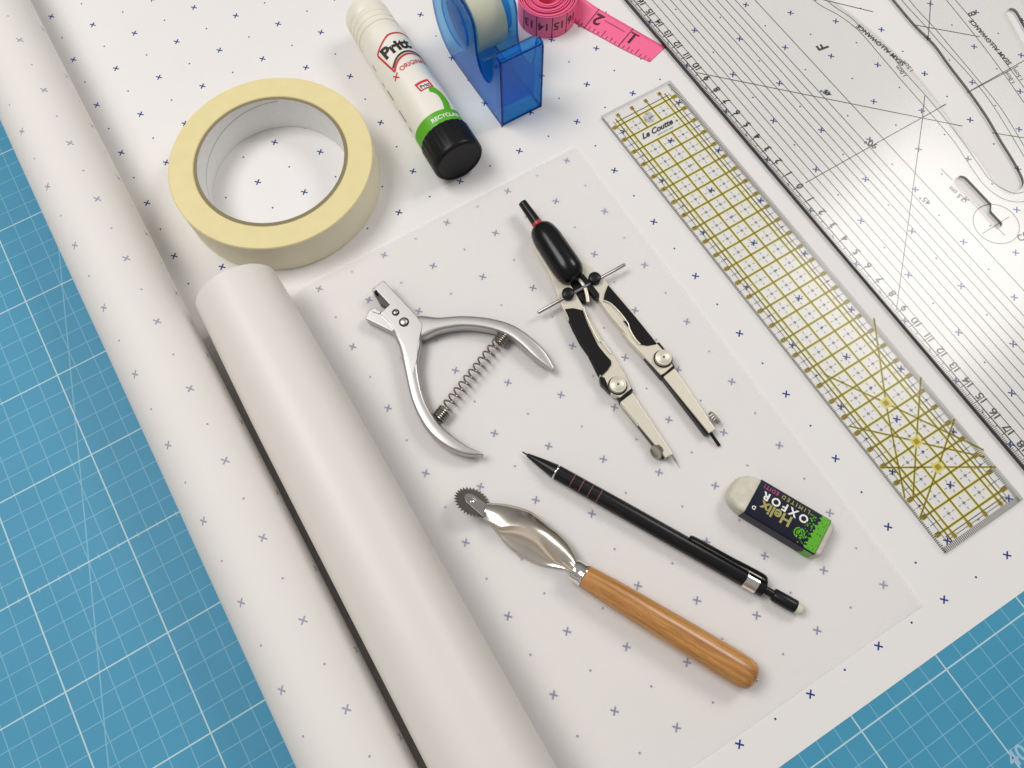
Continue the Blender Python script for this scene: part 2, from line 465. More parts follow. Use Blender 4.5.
# ------------------------------------------------------------------ dot and cross paper: sheet + roll
pp = thing('pattern_paper', 'wide white dot-and-cross pattern paper with its left side rolled into a long tube', 'pattern paper', (5.53, -24.25, 0))
R1 = 2.165; X1 = 5.53
def grid_sheet(x0, x1, y0, y1, nx, ny, zf):
    vs = []; uv = []; fs = []
    for j in range(ny + 1):
        for i in range(nx + 1):
            x = x0 + (x1 - x0) * i / nx; y = y0 + (y1 - y0) * j / ny
            vs.append((x, y, zf(x, y))); uv.append((x, y))
    for j in range(ny):
        for i in range(nx):
            a = j * (nx + 1) + i; fs.append((a, a + 1, a + nx + 2, a + nx + 1))
    return vs, fs, uv
vs, fs, uv = grid_sheet(X1, 78, -24.25, 46, 60, 50, lambda x, y: 0.006)
MB().add(vs, fs, uv).build('sheet', M_paper, pp)
def roll_mesh(cx, R, y0, y1, turns, gap, uoff, ny=50, wob=0.0, taper=0.0):
    """spiral: outermost layer starts at the bottom contact, climbs the left side, passes over the top"""
    vs = []; uv = []; fs = []; N = int(turns * 72)
    arc = 0; us = []
    for i in range(N + 1):
        a = 2 * PI * i / 72; r = R - gap * a / (2 * PI)
        us.append(arc); arc += r * 2 * PI / 72
    # u so that angle +27.2 deg left of the top (a = 180-27.2) falls on u = 4
    u_at = R * math.radians(180 - 27.2)
    for j in range(ny + 1):
        y = y0 + (y1 - y0) * j / ny
        for i in range(N + 1):
            a = 2 * PI * i / 72; r = R - gap * a / (2 * PI)
            w = wob * math.sin(y * 0.21 + 1.3) * math.sin(a * 2 + y * 0.05) - taper * max(0.0, (y - 0.0) / 8.0) ** 1.5
            vs.append((cx - math.sin(a) * (r + w), y, R - math.cos(a) * (r + w) + 0.012))
            uv.append((4.0 - (us[i] - u_at) + uoff, y - 0.10))
    for j in range(ny):
        for i in range(N):
            b_ = j * (N + 1) + i; fs.append((b_, b_ + N + 1, b_ + N + 2, b_ + 1))
    return vs, fs, uv
vs, fs, uv = roll_mesh(X1, R1, -24.25, 46, 4.6, 0.05, 0, wob=0.015)
MB().add(vs, fs, uv).build('roll', M_paper_back, pp)

# ------------------------------------------------------------------ tracing paper: sheet + roll
tp = thing('tracing_paper', 'plain translucent tracing paper lying under the tools with its left side rolled up', 'tracing paper', (10.3, -22.25, 0))
X2, R2 = 10.32, 2.32
def tz(x, y):
    e = max(0.0, (x - 27.5) / 3.5); q = max(0.0, (y - 5.0) / 3.0)
    lift = 0.23 * max(0.0, 14.0 - x) ** 2
    return 0.03 + 0.012 * math.sin(x * 0.7 + y * 0.35) + 0.012 + 0.06 * e * e + 0.06 * q * q + lift
def quad_sheet():
    vs = []; uv = []; fs = []; nx, ny = 60, 60
    for j in range(ny + 1):
        for i in range(nx + 1):
            s_, q = i / nx, j / ny
            x = 12.08 + (30.92 - 12.08) * s_ ** 1.35; y = -22.28 + (7.95 + 22.28) * q
            vs.append((x, y, tz(x, y))); uv.append((x, y))
    for j in range(ny):
        for i in range(nx):
            a = j * (nx + 1) + i; fs.append((a, a + 1, a + nx + 2, a + nx + 1))
    return vs, fs, uv
vs, fs, uv = quad_sheet()
MB().add(vs, fs, uv).build('sheet', M_trace, tp)
vs, fs, uv = roll_mesh(X2, R2, -22.28, 8.05, 5.3, 0.045, 0, wob=0.025, taper=0.16)
vs = [(x, y, z + 0.03) for x, y, z in vs]
MB().add(vs, fs, uv).build('roll', M_trace_roll, tp)

# ------------------------------------------------------------------ masking tape
c0 = Vector((15.18, 14.5, 0)); R, Ri, H = 5.57, 4.01, 2.375
mt = thing('masking_tape', 'roll of cream masking tape lying flat on the dotted paper', 'masking tape', (c0.x, c0.y, 0.01))
def ring(mb, c, r0, r1, z0, z1, seg=128, bv=0.04):
    prof = [(r0, z0 + bv), (r0 + bv, z0), (r1 - bv, z0), (r1, z0 + bv), (r1, z1 - bv), (r1 - bv, z1), (r0 + bv, z1), (r0, z1 - bv)]
    vs = []; fs = []; n = len(prof)
    for k in range(seg):
        t = 2 * PI * k / seg
        for r, z in prof: vs.append((c[0] + r * math.cos(t), c[1] + r * math.sin(t), z))
    for k in range(seg):
        k2 = (k + 1) % seg
        for i in range(n):
            i2 = (i + 1) % n; fs.append((k * n + i, k2 * n + i, k2 * n + i2, k * n + i2)[::-1])
    mb.add(vs, fs); return mb
wo = ring(MB(), c0, 4.20, R, 0.01, H, bv=0.05).build('tape_winding', [M_mask, M_mask_back], mt)
for p in wo.data.polygons:
    if abs(p.normal.z) < 0.5: p.material_index = 1
cr = ring(MB(), c0, Ri, 4.19, 0.01, H + 0.0, bv=0.01)
o = cr.build('core', [M_core, M_core_edge], mt)
for p in o.data.polygons:
    if abs(p.normal.z) > 0.6: p.material_index = 1
b = MB()            # the seam winding down the inside of the cardboard core
pts = []
for k in range(60):
    a = math.radians(60 + 150 * k / 59); z = 2.2 - 2.1 * (k / 59) ** 1.2
    pts.append((c0.x + (Ri - 0.008) * math.cos(a), c0.y + (Ri - 0.008) * math.sin(a), z))
vs = []; fs = []
for p in pts: vs += [(p[0], p[1], p[2] - 0.02), (p[0], p[1], p[2] + 0.02)]
for i in range(len(pts) - 1): fs.append((2 * i, 2 * i + 2, 2 * i + 3, 2 * i + 1))
b.add(vs, fs).build('core_seam', M_seam, o)

# ------------------------------------------------------------------ glue stick
ga = math.radians(-91.67); gd = Vector((math.cos(ga), math.sin(ga), 0)); gs = Vector((-gd.y, gd.x, 0))
GA = Vector((24.25, 12, 1.5)); GR = 1.43
gl = thing('glue_stick', 'white glue stick with a black ribbed cap and a green band lying on its side', 'glue stick', (24.2, 11, 0.01))
def gp(a, s, r): return GA + gd * s + (Vector((0, 0, 1)) * math.cos(a) + gs * math.sin(a)) * r
b = MB().lathe(GA, gd, [(-6.9, 1.36), (-6.85, GR), (0.75, GR)], 72)
body = b.build('body', M_gluebody, gl)
col_prof = [(-10.4, 0.9), (-10.35, 1.15), (-10.2, 1.3)]
col_prof = [(-9.9, 0.9), (-9.87, 1.1), (-9.78, 1.22), (-9.6, 1.30), (-9.3, 1.33)]
for k in range(4):
    s0 = -9.2 + k * 0.42
    col_prof += [(s0, 1.34 + k * 0.006), (s0 + 0.30, 1.345 + k * 0.006), (s0 + 0.33, 1.325), (s0 + 0.39, 1.325)]
col_prof += [(-6.95, 1.38), (-6.85, 1.36)]
MB().lathe(GA, gd, col_prof, 72).build('twist_collar', M_collar, gl)
def fl(t, a):
    return 1 - (0.022 * (0.5 + 0.5 * math.cos(t * 24)) ** 2 if a < 2.0 else 0)
MB().lathe(GA, gd, [(0.64, 1.40), (0.66, 1.475), (0.75, 1.5), (2.05, 1.5), (2.15, 1.5), (2.32, 1.49), (2.42, 1.43), (2.45, 1.36), (2.38, 1.30), (2.37, 0.0001)], 288, flute=fl).build('cap', M_gluecap, gl)
lab = MB()
def gstrip(mb, pts, w, mi, r=GR + 0.012, n=6):
    P = smooth_path(pts, n) if n > 1 else pts
    vs = []; fs = []
    for i, (a, s) in enumerate(P):
        a0, s0 = P[max(i - 1, 0)]; a1, s1 = P[min(i + 1, len(P) - 1)]
        t = Vector((a1 - a0, s1 - s0)).normalized(); nn = Vector((-t.y, t.x)) * w / 2
        for sg in (-1, 1): vs.append(gp((a + nn.x * sg) / GR, s + nn.y * sg, r))
    for i in range(len(P) - 1): fs.append((2 * i, 2 * i + 2, 2 * i + 3, 2 * i + 1))
    mb.add(vs, fs, mi=mi)
def lin(p, q, n=12): return [(p[0] + (q[0] - p[0]) * k / n, p[1] + (q[1] - p[1]) * k / n) for k in range(n + 1)]
# green band round the tube
prof = [(-0.16, GR + 0.008), (0.66, GR + 0.008)]
lab.lathe(GA, gd, prof, 96, close=False, mi=2)
# badge outline
gstrip(lab, lin((-0.72, -3.85), (-1.06, -5.45)), 0.12, 0, n=1)
gstrip(lab, [(-1.06, -5.42), (-1.05, -5.56), (-0.95, -5.68)], 0.12, 0)
gstrip(lab, lin((-0.96, -5.66), (-0.02, -6.22)), 0.12, 0, n=1)
gstrip(lab, [(-0.04, -6.21), (0.2, -6.3), (0.9, -6.32), (1.6, -6.22), (2.2, -6.05)], 0.12, 0)
gstrip(lab, [(-0.74, -3.86), (-0.35, -4.25), (0.1, -4.5), (0.7, -4.6), (1.4, -4.45), (2.1, -4.1)], 0.14, 0)
gstrip(lab, [(-0.70, -4.12), (-0.33, -4.46), (0.1, -4.70), (0.7, -4.79), (1.4, -4.64), (2.1, -4.3)], 0.13, 3)
for (a0, s0, a1, s1) in ((-1.0, -3.4, -0.62, -3.72), (-0.95, -3.72, -0.68, -3.36)): gstrip(lab, lin((a0, s0), (a1, s1), 4), 0.09, 0, n=1)
for k in range(5):
    o_ = (k - 2) * 0.09
    gstrip(lab, [(0.75 + o_, -0.1), (0.93 + o_, -0.7), (0.93 + o_, -1.2), (0.70 + o_ * .8, -1.6 - o_ * .6), (0.40 + o_ * .2, -1.78 - o_)], 0.11, 2, r=GR + 0.012)
gstrip(lab, lin((-0.15, -2.05), (0.75, -2.2)), 0.62, 0, r=GR + 0.014, n=1)
gstrip(lab, lin((-0.05, -2.02), (0.62, -2.13)), 0.36, 1, r=GR + 0.020, n=1)
def gtext(body, size, a, s, rot, mi, bold=0.0, align='LEFT', shear=0.0, r=GR + 0.016):
    c_, q_ = math.cos(rot), math.sin(rot)
    def fn(x, y):
        X = x * c_ - y * q_; Y = x * q_ + y * c_
        return gp((a + X) / GR, s - Y, r)
    lab.text(body, size, None, None, bold=bold, align=align, fn=fn, sub=0.12, mi=mi, shear=shear)
gtext('Pritt', 1.05, -0.82, -5.20, 0.12, 4, bold=0.045)
gtext('ORIGINAL', 0.42, -0.42, -3.72, 0.17, 0, bold=0.02)
gtext('RECYCLABLE', 0.36, -0.50, 0.30, 0.0, 1, bold=0.02)
gtext('Pritt', 0.34, 0.0, -2.0, 0.15, 4, bold=0.03, r=GR + 0.026)
# red and dark small print on the side of the tube
for (a, s, l, mi) in ((-1.85, -5.7, 0.5, 0), (-2.0, -4.4, 0.35, 0), (-1.95, -3.7, 0.8, 4), (-2.05, -2.2, 0.9, 4), (-2.1, -0.9, 0.3, 4)):
    gstrip(lab, lin((a, s), (a, s + l), 4), 0.07, mi, n=1)
lab.build('printed_label', [M_redink, M_white, M_greenink, M_dkgreen, M_black], body)

# ------------------------------------------------------------------ tape dispenser
td = thing('tape_dispenser', 'translucent blue plastic desk tape dispenser standing beside the glue stick', 'tape dispenser', (29.4, 15, 0.01))
prof = [(11.42, 0.02), (11.5, 4.75), (11.6, 4.98), (11.9, 5.05), (12.12, 4.9), (12.2, 4.4), (12.28, 3.4), (12.55, 2.55), (12.95, 2.2), (13.4, 2.15), (13.85, 2.45),
        (14.15, 3.2), (14.22, 4.2), (14.3, 5.0), (14.65, 5.55), (15.4, 5.8), (16.6, 5.85), (17.9, 5.45), (18.9, 4.4), (19.3, 3.0), (19.1, 1.6), (18.4, 0.5), (17.5, 0.06), (16.5, 0.02)]
def ext_x(pr, x0, x1):
    mb = MB(); n = len(pr)
    vs = [(x0, y, z) for y, z in pr] + [(x1, y, z) for y, z in pr]
    fs = [tuple(range(n)), tuple(range(2 * n - 1, n - 1, -1))] + [(i, n + i, n + (i + 1) % n, (i + 1) % n) for i in range(n)]
    mb.add(vs, fs); return mb
sp = smooth_path(prof[5:-1] , 4); full = prof[:5] + sp + [prof[-1]]
for x0 in (28.0, 30.66):
    sw_ = ext_x(full, x0, x0 + 0.14).build('side_wall', [M_blue, M_blue_edge], td, smooth=50)
    for p in sw_.data.polygons:
        if abs(p.normal.x) < 0.5: p.material_index = 1
fb = MB()
fb.box((29.4, 11.56, 2.5), (2.5, 0.16, 4.9))
fb.box((29.4, 12.15, 2.2), (2.5, 0.12, 4.2))
fb.box((29.4, 15.0, 0.09), (2.5, 4.9, 0.13))
fbo = fb.build('front_block', M_blue, td, bevel=0.02)
eb = MB()
for x in (28.06, 30.74): eb.box((x, 11.5, 2.45), (0.07, 0.07, 4.7))
eb.box((29.4, 11.53, 4.93), (2.6, 0.08, 0.08)); eb.box((29.4, 11.45, 0.06), (2.7, 0.05, 0.06))
eb.build('front_rim', M_blue_edge, fbo, bevel=0.02)
lip = MB().prism([(0, 0)] * 0 or [(28.16, 11.78), (30.64, 11.78), (30.64, 12.2), (28.16, 12.2)], 4.78, 4.96)
lp = lip.build('cutter_bar', M_blue, td, bevel=0.02)
tb = MB()
for k in range(24):
    x = 28.2 + k * 0.1
    tb.add([(x, 12.14, 4.99), (x + 0.1, 12.14, 4.99), (x + 0.05, 12.3, 4.99), (x + 0.05, 12.16, 5.03)], [(0, 1, 2), (0, 1, 3), (1, 2, 3), (2, 0, 3)])
tb.build('teeth', M_blue_edge, lp, smooth=0)
for x, sx in ((27.97, -1), (30.83, 1)):
    MB().lathe((x, 16.5, 3.6), (sx, 0, 0), [(-0.03, 1.55), (0.03, 1.55), (0.05, 1.50), (0.05, 1.42), (0.0, 1.38), (0.0, 0.001)], 64).build('hub_recess', M_blue, td)
ct = thing('clear_tape_roll', 'roll of clear sticky tape held inside the blue dispenser', 'sticky tape', (29.4, 16.5, 1.3))
MB().lathe((28.45, 16.5, 3.5), (1, 0, 0), [(0, 1.28), (0, 1.95), (0.03, 1.98), (1.87, 1.98), (1.9, 1.95), (1.9, 1.28), (0, 1.28)], 72, close=False).build('tape_winding', simple('clear_tape_wound', (0.62, 0.62, 0.48, 1), 0.25), ct)
MB().lathe((28.42, 16.5, 3.5), (1, 0, 0), [(0, 1.12), (0, 1.275), (1.96, 1.275), (1.96, 1.12), (0, 1.12)], 64, close=False).build('core', M_white, ct)
stp = smooth_path([(15.05, 2.15), (14.3, 2.35), (13.4, 3.4), (12.7, 4.4), (12.15, 5.06)], 6)
mb = MB(); vs = []; fs = []
for y, z in stp: vs += [(28.5, y, z), (30.3, y, z)]
for i in range(len(stp) - 1): fs.append((2 * i, 2 * i + 1, 2 * i + 3, 2 * i + 2))
mb.add(vs, fs).build('loose_end', M_clearfilm, ct)

# ------------------------------------------------------------------ tape measure
tm = thing('tape_measure', 'pink tailor tape measure coiled up with its first two inches lying out on the paper', 'tape measure', (34.6, 17.4, 0.01))
cc = Vector((34.72, 17.22, 0)); TR = 1.86; TW = 1.62
tt = Vector((0.40, -0.917, 0)); tn = Vector((0.917, 0.40, 0))
mb = MB(); vs = []; fs = []; turns = 9; N = turns * 64
for i in range(N + 1):
    a = math.radians(-20) - 2 * PI * i / 64
    r = TR - 0.135 * (i / 64) - 0.04 * max(0, math.sin(a * 1.0)) * (i / N)
    dz = 0.05 * math.sin(i / 64 * 2.1)
    for rr_, z in ((r, 0.02), (r, TW + dz), (r - 0.06, TW + dz), (r - 0.06, 0.02)):
        vs.append((cc.x + rr_ * math.cos(a), cc.y + rr_ * math.sin(a), z))
for i in range(N):
    for k in range(4):
        k2 = (k + 1) % 4; fs.append((i * 4 + k, (i + 1) * 4 + k, (i + 1) * 4 + k2, i * 4 + k2))
fs += [(0, 1, 2, 3), (N * 4 + 3, N * 4 + 2, N * 4 + 1, N * 4)]
mb.add(vs, fs).build('coil', M_pink, tm, smooth=30)
# tail: leaves the coil upright on its right side and lies down flat
def wpt(u, v, z=0): return W(u, v, z)
low = [wpt(566, 14, 0.25), wpt(571, 20.5, 0.03), wpt(583.7, 28.3, 0.02), wpt(600.5, 37.3, 0.02), wpt(617.5, 46.7, 0.02), wpt(634, 55, 0.02), wpt(649.8, 62.2, 0.02)]
upp = [wpt(572, -8, 1.45), wpt(583.5, -1.5, 0.8), wpt(599.0, 9.0, 0.34), wpt(616, 18.8, 0.16), wpt(632.9, 28.6, 0.08), wpt(649, 38, 0.04), wpt(665.2, 47.3, 0.03)]
lowS = [Vector(p) for p in smooth_path(low, 6)]; uppS = [Vector(p) for p in smooth_path(upp, 6)]
vs = []; fs = []; K = 6
for a, b_ in zip(lowS, uppS):
    for k in range(K + 1):
        f = k / K; vs.append(a.lerp(b_, f) + Vector((0, 0, -0.0)))
for i in range(len(lowS) - 1):
    for k in range(K):
        q = i * (K + 1) + k; fs.append((q, q + 1, q + K + 2, q + K + 1))
tail = MB().add(vs, fs).build('tail', M_pink, tm, solid=0.045)
def tailp(u, v):        # u in inches from the end (0..3), v 0 lower .. 1 upper
    segs = len(lowS) - 1
    idx = (6 - u * 2) * 6; idx = max(0, min(segs - 1e-4, idx)); i = int(idx); f = idx - i
    a = lowS[i].lerp(lowS[i + 1], f); b_ = uppS[i].lerp(uppS[i + 1], f)
    n = (b_ - a).cross(lowS[i + 1] - lowS[i]).normalized()
    if n.z < 0: n = -n
    return a.lerp(b_, v) + n * 0.032
mk = MB()
def tl(u, v0, v1, w):
    P = [tailp(u, v0 + (v1 - v0) * k / 4) for k in range(5)]; Q = [tailp(u - w / 2.54, v0 + (v1 - v0) * k / 4) for k in range(5)]
    mk.add(P + Q, [(k, k + 1, 6 + k, 5 + k) for k in range(4)])
for n in (1, 2): tl(n, 0.0, 1.0, 0.06)
for k in range(1, 24):
    if k % 8 == 0: continue
    tl(k / 8, 0.03, 0.33 if k % 4 == 0 else (0.22 if k % 2 == 0 else 0.17), 0.045)
P0, P1 = tailp(2.6, 0.02), tailp(0, 0.02)
for n, ch in ((1, '1'), (2, '2')):
    mk.text(ch, 1.15, None, None, bold=0.03, fn=lambda x, y, n=n: tailp(n - 0.16 + (x) / 2.54, 0.62 - y / 1.7), sub=0.3)
mk.text('SEWING TAPE', 0.16, None, None, fn=lambda x, y: tailp(1.42 + x / 2.54, 0.66 - y / 1.7), sub=0.3) if False else None
def tquad(u0, u1, v0, v1): mk.add([tailp(u0, v0), tailp(u1, v0), tailp(u1, v1), tailp(u0, v1)], [(0, 1, 2, 3)])
tquad(0.72, 0.96, 0.80, 0.86)       # serif foot of the 1
for k in range(14):     # tiny illegible print between the 1 and the 2
    mk.add([tailp(1.68 - k * 0.042, 0.66), tailp(1.66 - k * 0.042, 0.66), tailp(1.66 - k * 0.042, 0.72), tailp(1.68 - k * 0.042, 0.72)], [(0, 1, 2, 3)])
def coilp(phi, z): return Vector((cc.x + (TR + 0.012) * math.cos(phi), cc.y + (TR + 0.012) * math.sin(phi), z))
def spr(phi):           # outer radius of the first turn of the spiral at this angle
    a = (math.radians(-20) - phi) % (2 * PI); return TR - 0.135 * a / (2 * PI)
def coilp(phi, z):
    r = spr(phi) + 0.012; return Vector((cc.x + r * math.cos(phi), cc.y + r * math.sin(phi), z))
for n in (13, 14, 15, 16):
    ph = math.radians(-97 + (n - 15) * 30.6)
    mk.text(str(n), 0.78, None, None, bold=0.02, fn=lambda x, y, ph=ph: coilp(ph - x / TR, 0.92 - y), sub=0.2)
    pl = ph - math.radians(15)
    mk.add([coilp(pl, 0.05), coilp(pl + 0.03, 0.05), coilp(pl + 0.03, TW - 0.03), coilp(pl, TW - 0.03)], [(0, 1, 2, 3)])
mk.build('printed_scale', M_pinkink, tail, smooth=0)

# ------------------------------------------------------------------ patchwork ruler (yellow grid)
qr = thing('quilting_ruler', 'narrow clear acrylic ruler printed with a yellow one-centimetre grid', 'ruler', (35.9, -6.05, 0.02))
QA = Vector((33.40, 8.86, 0)); QB = Vector((38.33, 8.84, 0)); QC = Vector((38.46, -20.92, 0)); QD = Vector((33.42, -20.98, 0))
QZ0, QZ1 = 0.034, 0.24
ax = (((QB - QA) + (QC - QD)) / 2).normalized(); ay = Vector((-ax.y, ax.x, 0))
Qc = (QA + QB + QC + QD) / 4
def q(u, v): return Qc + ax * (u - 2.5) + ay * (14.93 - v)      # u 0..5 across, v 0..29.9 down from the top end
mb = curve_slab([[q(0, 0), q(5, 0), q(5, 29.86), q(0, 29.86)]], QZ0, QZ1)
mb.build('acrylic_blade', [clear_mat('clear_acrylic_blade', rough=0.19, haze=0.004, gl=0.38), M_acr_edge_soft], qr, smooth=0)
yb = MB(); ol = MB(); gy = MB(); zb, zo = 0.0205, 0.0235
us = [0.72, 1.0, 2.0, 3.0, 4.0, 4.28]
v_top, v_end = 0.85, 29.1
for i, u in enumerate(us):
    e0 = 0.5; e1 = 29.6
    if u in (2.0, 3.0): ol.line(q(u, e0), q(u, 2), 0.064, zo); ol.line(q(u, 3), q(u, e1), 0.064, zo)
    else: ol.line(q(u, e0), q(u, e1), 0.064, zo)
hv = [1.0 + k for k in range(29)]
for v in hv: ol.line(q(0.15, v), q(4.85, v), 0.064, zo + 0.001)
for v in (0.72, 29.28): ol.line(q(0.6, v), q(4.4, v), 0.045, zo + 0.001)
w = 0.17
for u in us[1:5]:
    if u in (2.0, 3.0): yb.line(q(u, 0.6), q(u, 2), w, zb); yb.line(q(u, 3), q(u, 29.4), w, zb)
    else: yb.line(q(u, 0.6), q(u, 29.4), w, zb)
for u in (0.72, 4.28): yb.line(q(u, 0.6), q(u, 29.4), 0.11, zb)
for v in hv: yb.line(q(0.15, v), q(4.85, v), w, zb + 0.0007)
# angle lines with three pivot squares
piv = [(2.5, 19.5), (2.5, 22.5), (2.5, 25.0)]
for (pu, pv), (a1, a2) in zip(piv, ((30, -62), (15 + 5, -75 + 0), (0 + 45, -45))):
    pass
def aline(p, qv):
    ol.line(q(*p), q(*qv), 0.055, zo + 0.0016); yb.line(q(*p), q(*qv), 0.13, zb + 0.0013)
def pq(px, py):          # picture point on the blade to ruler coordinates
    P = W(px, py, 0.03) - Qc; P.z = 0; return (P.dot(ax) + 2.5, 14.93 - P.dot(ay))
ANG = [((872.5, 333), (895, 480)), ((824, 372), (1018, 466)), ((921, 380), (914, 495)), ((846, 424), (994, 468)), ((955, 422), (920, 516)), ((884, 469), (995, 467)),
       ((879, 333), (905, 495))]
ANG = [((874, 318), (886, 402)), ((886, 404), (905, 498)), ((824, 374), (886, 403)), ((888, 404), (984, 450)), ((921, 377), (916.5, 441)), ((916.5, 442), (913, 500)),
       ((849, 426), (916, 441)), ((917, 442), (985, 457)), ((954.5, 419), (938.5, 466)), ((937.5, 468), (920, 518)), ((882, 467.5), (938, 467)), ((938, 467), (996, 467))]
for a, b_ in ANG: aline(pq(*a), pq(*b_))
sq = MB()
for px, py in ((886, 403), (916.5, 441.5), (938, 467)):
    u, v = pq(px, py)
    sq.prism([q(u - .26, v - .26), q(u + .26, v - .26), q(u + .26, v + .26), q(u - .26, v + .26)], zo + 0.002, zo + 0.0025, mi=2)
    sq.prism([q(u - .14, v - .14), q(u + .14, v - .14), q(u + .14, v + .14), q(u - .14, v + .14)], zo + 0.0035, zo + 0.004, mi=0)
# numbers in mustard squares down both long edges and across both ends
for v in hv:
    for u in (0.34, 4.66):
        sq.prism([q(u - .13, v - .12), q(u + .13, v - .12), q(u + .13, v + .12), q(u - .13, v + .12)], zo + 0.0035, zo + 0.004, mi=0)
        sq.text(str(int(v)), 0.26, q(u, v) + Vector((0, 0, zo + 0.006)), ax, ay, bold=0.02, mi=1)
for u in (1, 2, 3, 4):
    for v in (0.36, 29.45):
        sq.prism([q(u - .11, v - .12), q(u + .11, v - .12), q(u + .11, v + .12), q(u - .11, v + .12)], zo + 0.0035, zo + 0.004, mi=0)
        sq.text(str(u), 0.26, q(u, v) + Vector((0, 0, zo + 0.006)), ax, ay, bold=0.02, mi=1)
# dashed half-centimetre crosses
for v in [0.0 + k + 0.5 for k in range(1, 29)]:
    for u in ((1.5, 2.5, 3.5) if v != 2.5 else (3.75,)):
        gy.line(q(u - .11, v), q(u + .11, v), 0.035, zo); gy.line(q(u, v - .11), q(u, v + .11), 0.035, zo + .0004)
        for s in (-1, 1):
            gy.line(q(u + s * .22, v), q(u + s * .36, v), 0.028, zo); gy.line(q(u, v + s * .22), q(u, v + s * .36), 0.028, zo + .0004)
    for u in (0.86, 4.14): gy.line(q(u - 0.06, v), q(u + 0.06, v), 0.03, zo)
    for u in (0.5, 4.5):
        gy.line(q(u - 0.2, v), q(u + 0.2, v), 0.03, zo); gy.line(q(u, v - .2), q(u, v + .2), 0.03, zo + .0004)
for u in (0.5, 4.5): gy.line(q(u, 0.6), q(u, 29.5), 0.03, zo)
gy.line(q(.5, 29.45), q(4.5, 29.45), 0.03, zo)
# millimetre ticks on the edges
tk = MB()
for k in range(1, 299):
    v = k * 0.1
    l = 0.30 if k % 10 == 0 else (0.26 if k % 5 == 0 else 0.20)
    tk.line(q(5 - l, v), q(5, v), 0.04, zo); tk.line(q(0, v), q(l * 0.8, v), 0.04, zo)
for k in range(1, 50):
    u = k * 0.1; tk.line(q(u, 29.6), q(u, 29.86), 0.04, zo)
yb.build('yellow_print', [M_yband, M_yfill], qr, smooth=0)
ol.build('grid_line', M_olive, qr, smooth=0)
sq.build('number_square', [M_mustard, M_black, M_yband], qr, smooth=0)
gy.build('dashed_cross', M_grey_ink, qr, smooth=0)
tk.build('edge_tick', M_tick, qr, smooth=0)
lg = MB()
M_patch = clear_mat('logo_window', (0.98, 0.98, 0.97, 1), 0.5, haze=0.75, hazecol=(0.8, 0.79, 0.76, 1), gl=0.0)
lg.text('Le Coutte', 0.52, q(2.35, 2.40) + Vector((0, 0, zo + 0.005)), ax, ay, bold=0.03, shear=0.55, mi=0)
lg.text('patchwork ruler', 0.17, q(2.75, 2.75) + Vector((0, 0, zo + 0.005)), ax, ay, mi=2)
lg.build('printed_name', [M_black, M_patch, M_grey_ink], qr, smooth=0)
# hanging hole
hp = q(2.35, 1.5)
MB().lathe(hp + Vector((0, 0, 0.04)), (0, 0, 1), [(0, .26), (0.28, .26)], 32, close=False).build('hanging_hole', M_acr_edge_soft, qr)

# ------------------------------------------------------------------ pattern-drafting ruler (clear, with cut-outs)
pr = thing('pattern_ruler', 'large clear pattern-drafting ruler with black parallel lines, curved slot and keyhole cut-out', 'ruler', (45, -1, 0.02))
PX = 39.62; PZ0, PZ1 = 0.03, 0.23
slot_r = [W(u, v, 0.1) for u, v in ((868, -28), (892.4, 0), (913.8, 25.4), (933.4, 45), (949, 66.4), (968.5, 91.8), (986, 117), (999.8, 140.6), (1010, 157), (1018.5, 172), (1022.5, 183), (1019, 190), (1012, 193), (1003, 189.5), (992, 178.5), (978.9, 158.8))]
slot_l = [W(u, v, 0.1) for u, v in ((965.6, 143.3), (954.5, 128), (941, 108), (921.7, 83), (902, 61), (878.7, 39), (855, 19), (826, -3), (790, -28))]
slot = [tuple(p)[:2] for p in slot_r + slot_l]
slot = [(a, b_) for a, b_ in smooth_path(slot, 4)]
key = []
for cx, cy, r_, a0, a1 in ((48.47, -5.62, .37, 0, 180), (48.10, -7.45, .001, 180, 200), (48.27, -8.75, .22, 180, 360), (48.49, -7.95, .001, 0, 20), (48.84, -7.6, .001, 0, 20)):
    for k in range(9 if r_ > .01 else 1):
        t_ = math.radians(a0 + (a1 - a0) * k / 8); key.append((cx + r_ * math.cos(t_), cy + r_ * math.sin(t_)))
out = [(PX, -24.5), (52.0, -24.5), (57.0, -18), (59.5, -9), (61.0, 2), (62.0, 14), (62.5, 23), (PX, 23)]
key2 = []
ka, kb = W(1011, 14, 0.1), W(1050, 84, 0.1); kd = (kb - ka).normalized(); ks = Vector((-kd.y, kd.x, 0))
for k in range(9): t_ = PI / 2 + PI * k / 8; q_ = ka + kd * (.36 * math.cos(t_)) + ks * (.36 * math.sin(t_)); key2.append((q_.x, q_.y))
for k in range(9): t_ = -PI / 2 + PI * k / 8; q_ = kb + kd * (.36 * math.cos(t_)) + ks * (.36 * math.sin(t_)); key2.append((q_.x, q_.y))
slab = curve_slab([out, slot, key, key2], PZ0, PZ1)
slo_ = slab.build('acrylic_blade', [M_acr, M_acr_edge_clear, M_acr_edge_shade], pr, smooth=0)
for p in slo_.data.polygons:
    if abs(p.normal.z) < 0.5 and p.normal.x < -0.25: p.material_index = 2  # walls facing left take the shaded copy of the clear edge
MB().box((PX + 0.02, -0.75, 0.13), (0.05, 47.5, 0.22)).build('edge_shade_strip', simple('edge_shade_black', (0.02, 0.02, 0.02, 1), 0.3), pr, smooth=0)  # black strip painted in for the shadow and refraction along the clear edge
bl = MB(); ti = MB(); zp = 0.024
bl.line((40.15, -24.3), (40.15, 22.8), 0.06, zp)
for k in range(1, 12):
    x = 40.15 + 0.5 * k; bl.line((x, -24.3), (x, 22.8), 0.035, zp)
bl.line((46.72, -24.3), (46.72, 22.8), 0.035, zp)
y0 = -1.0
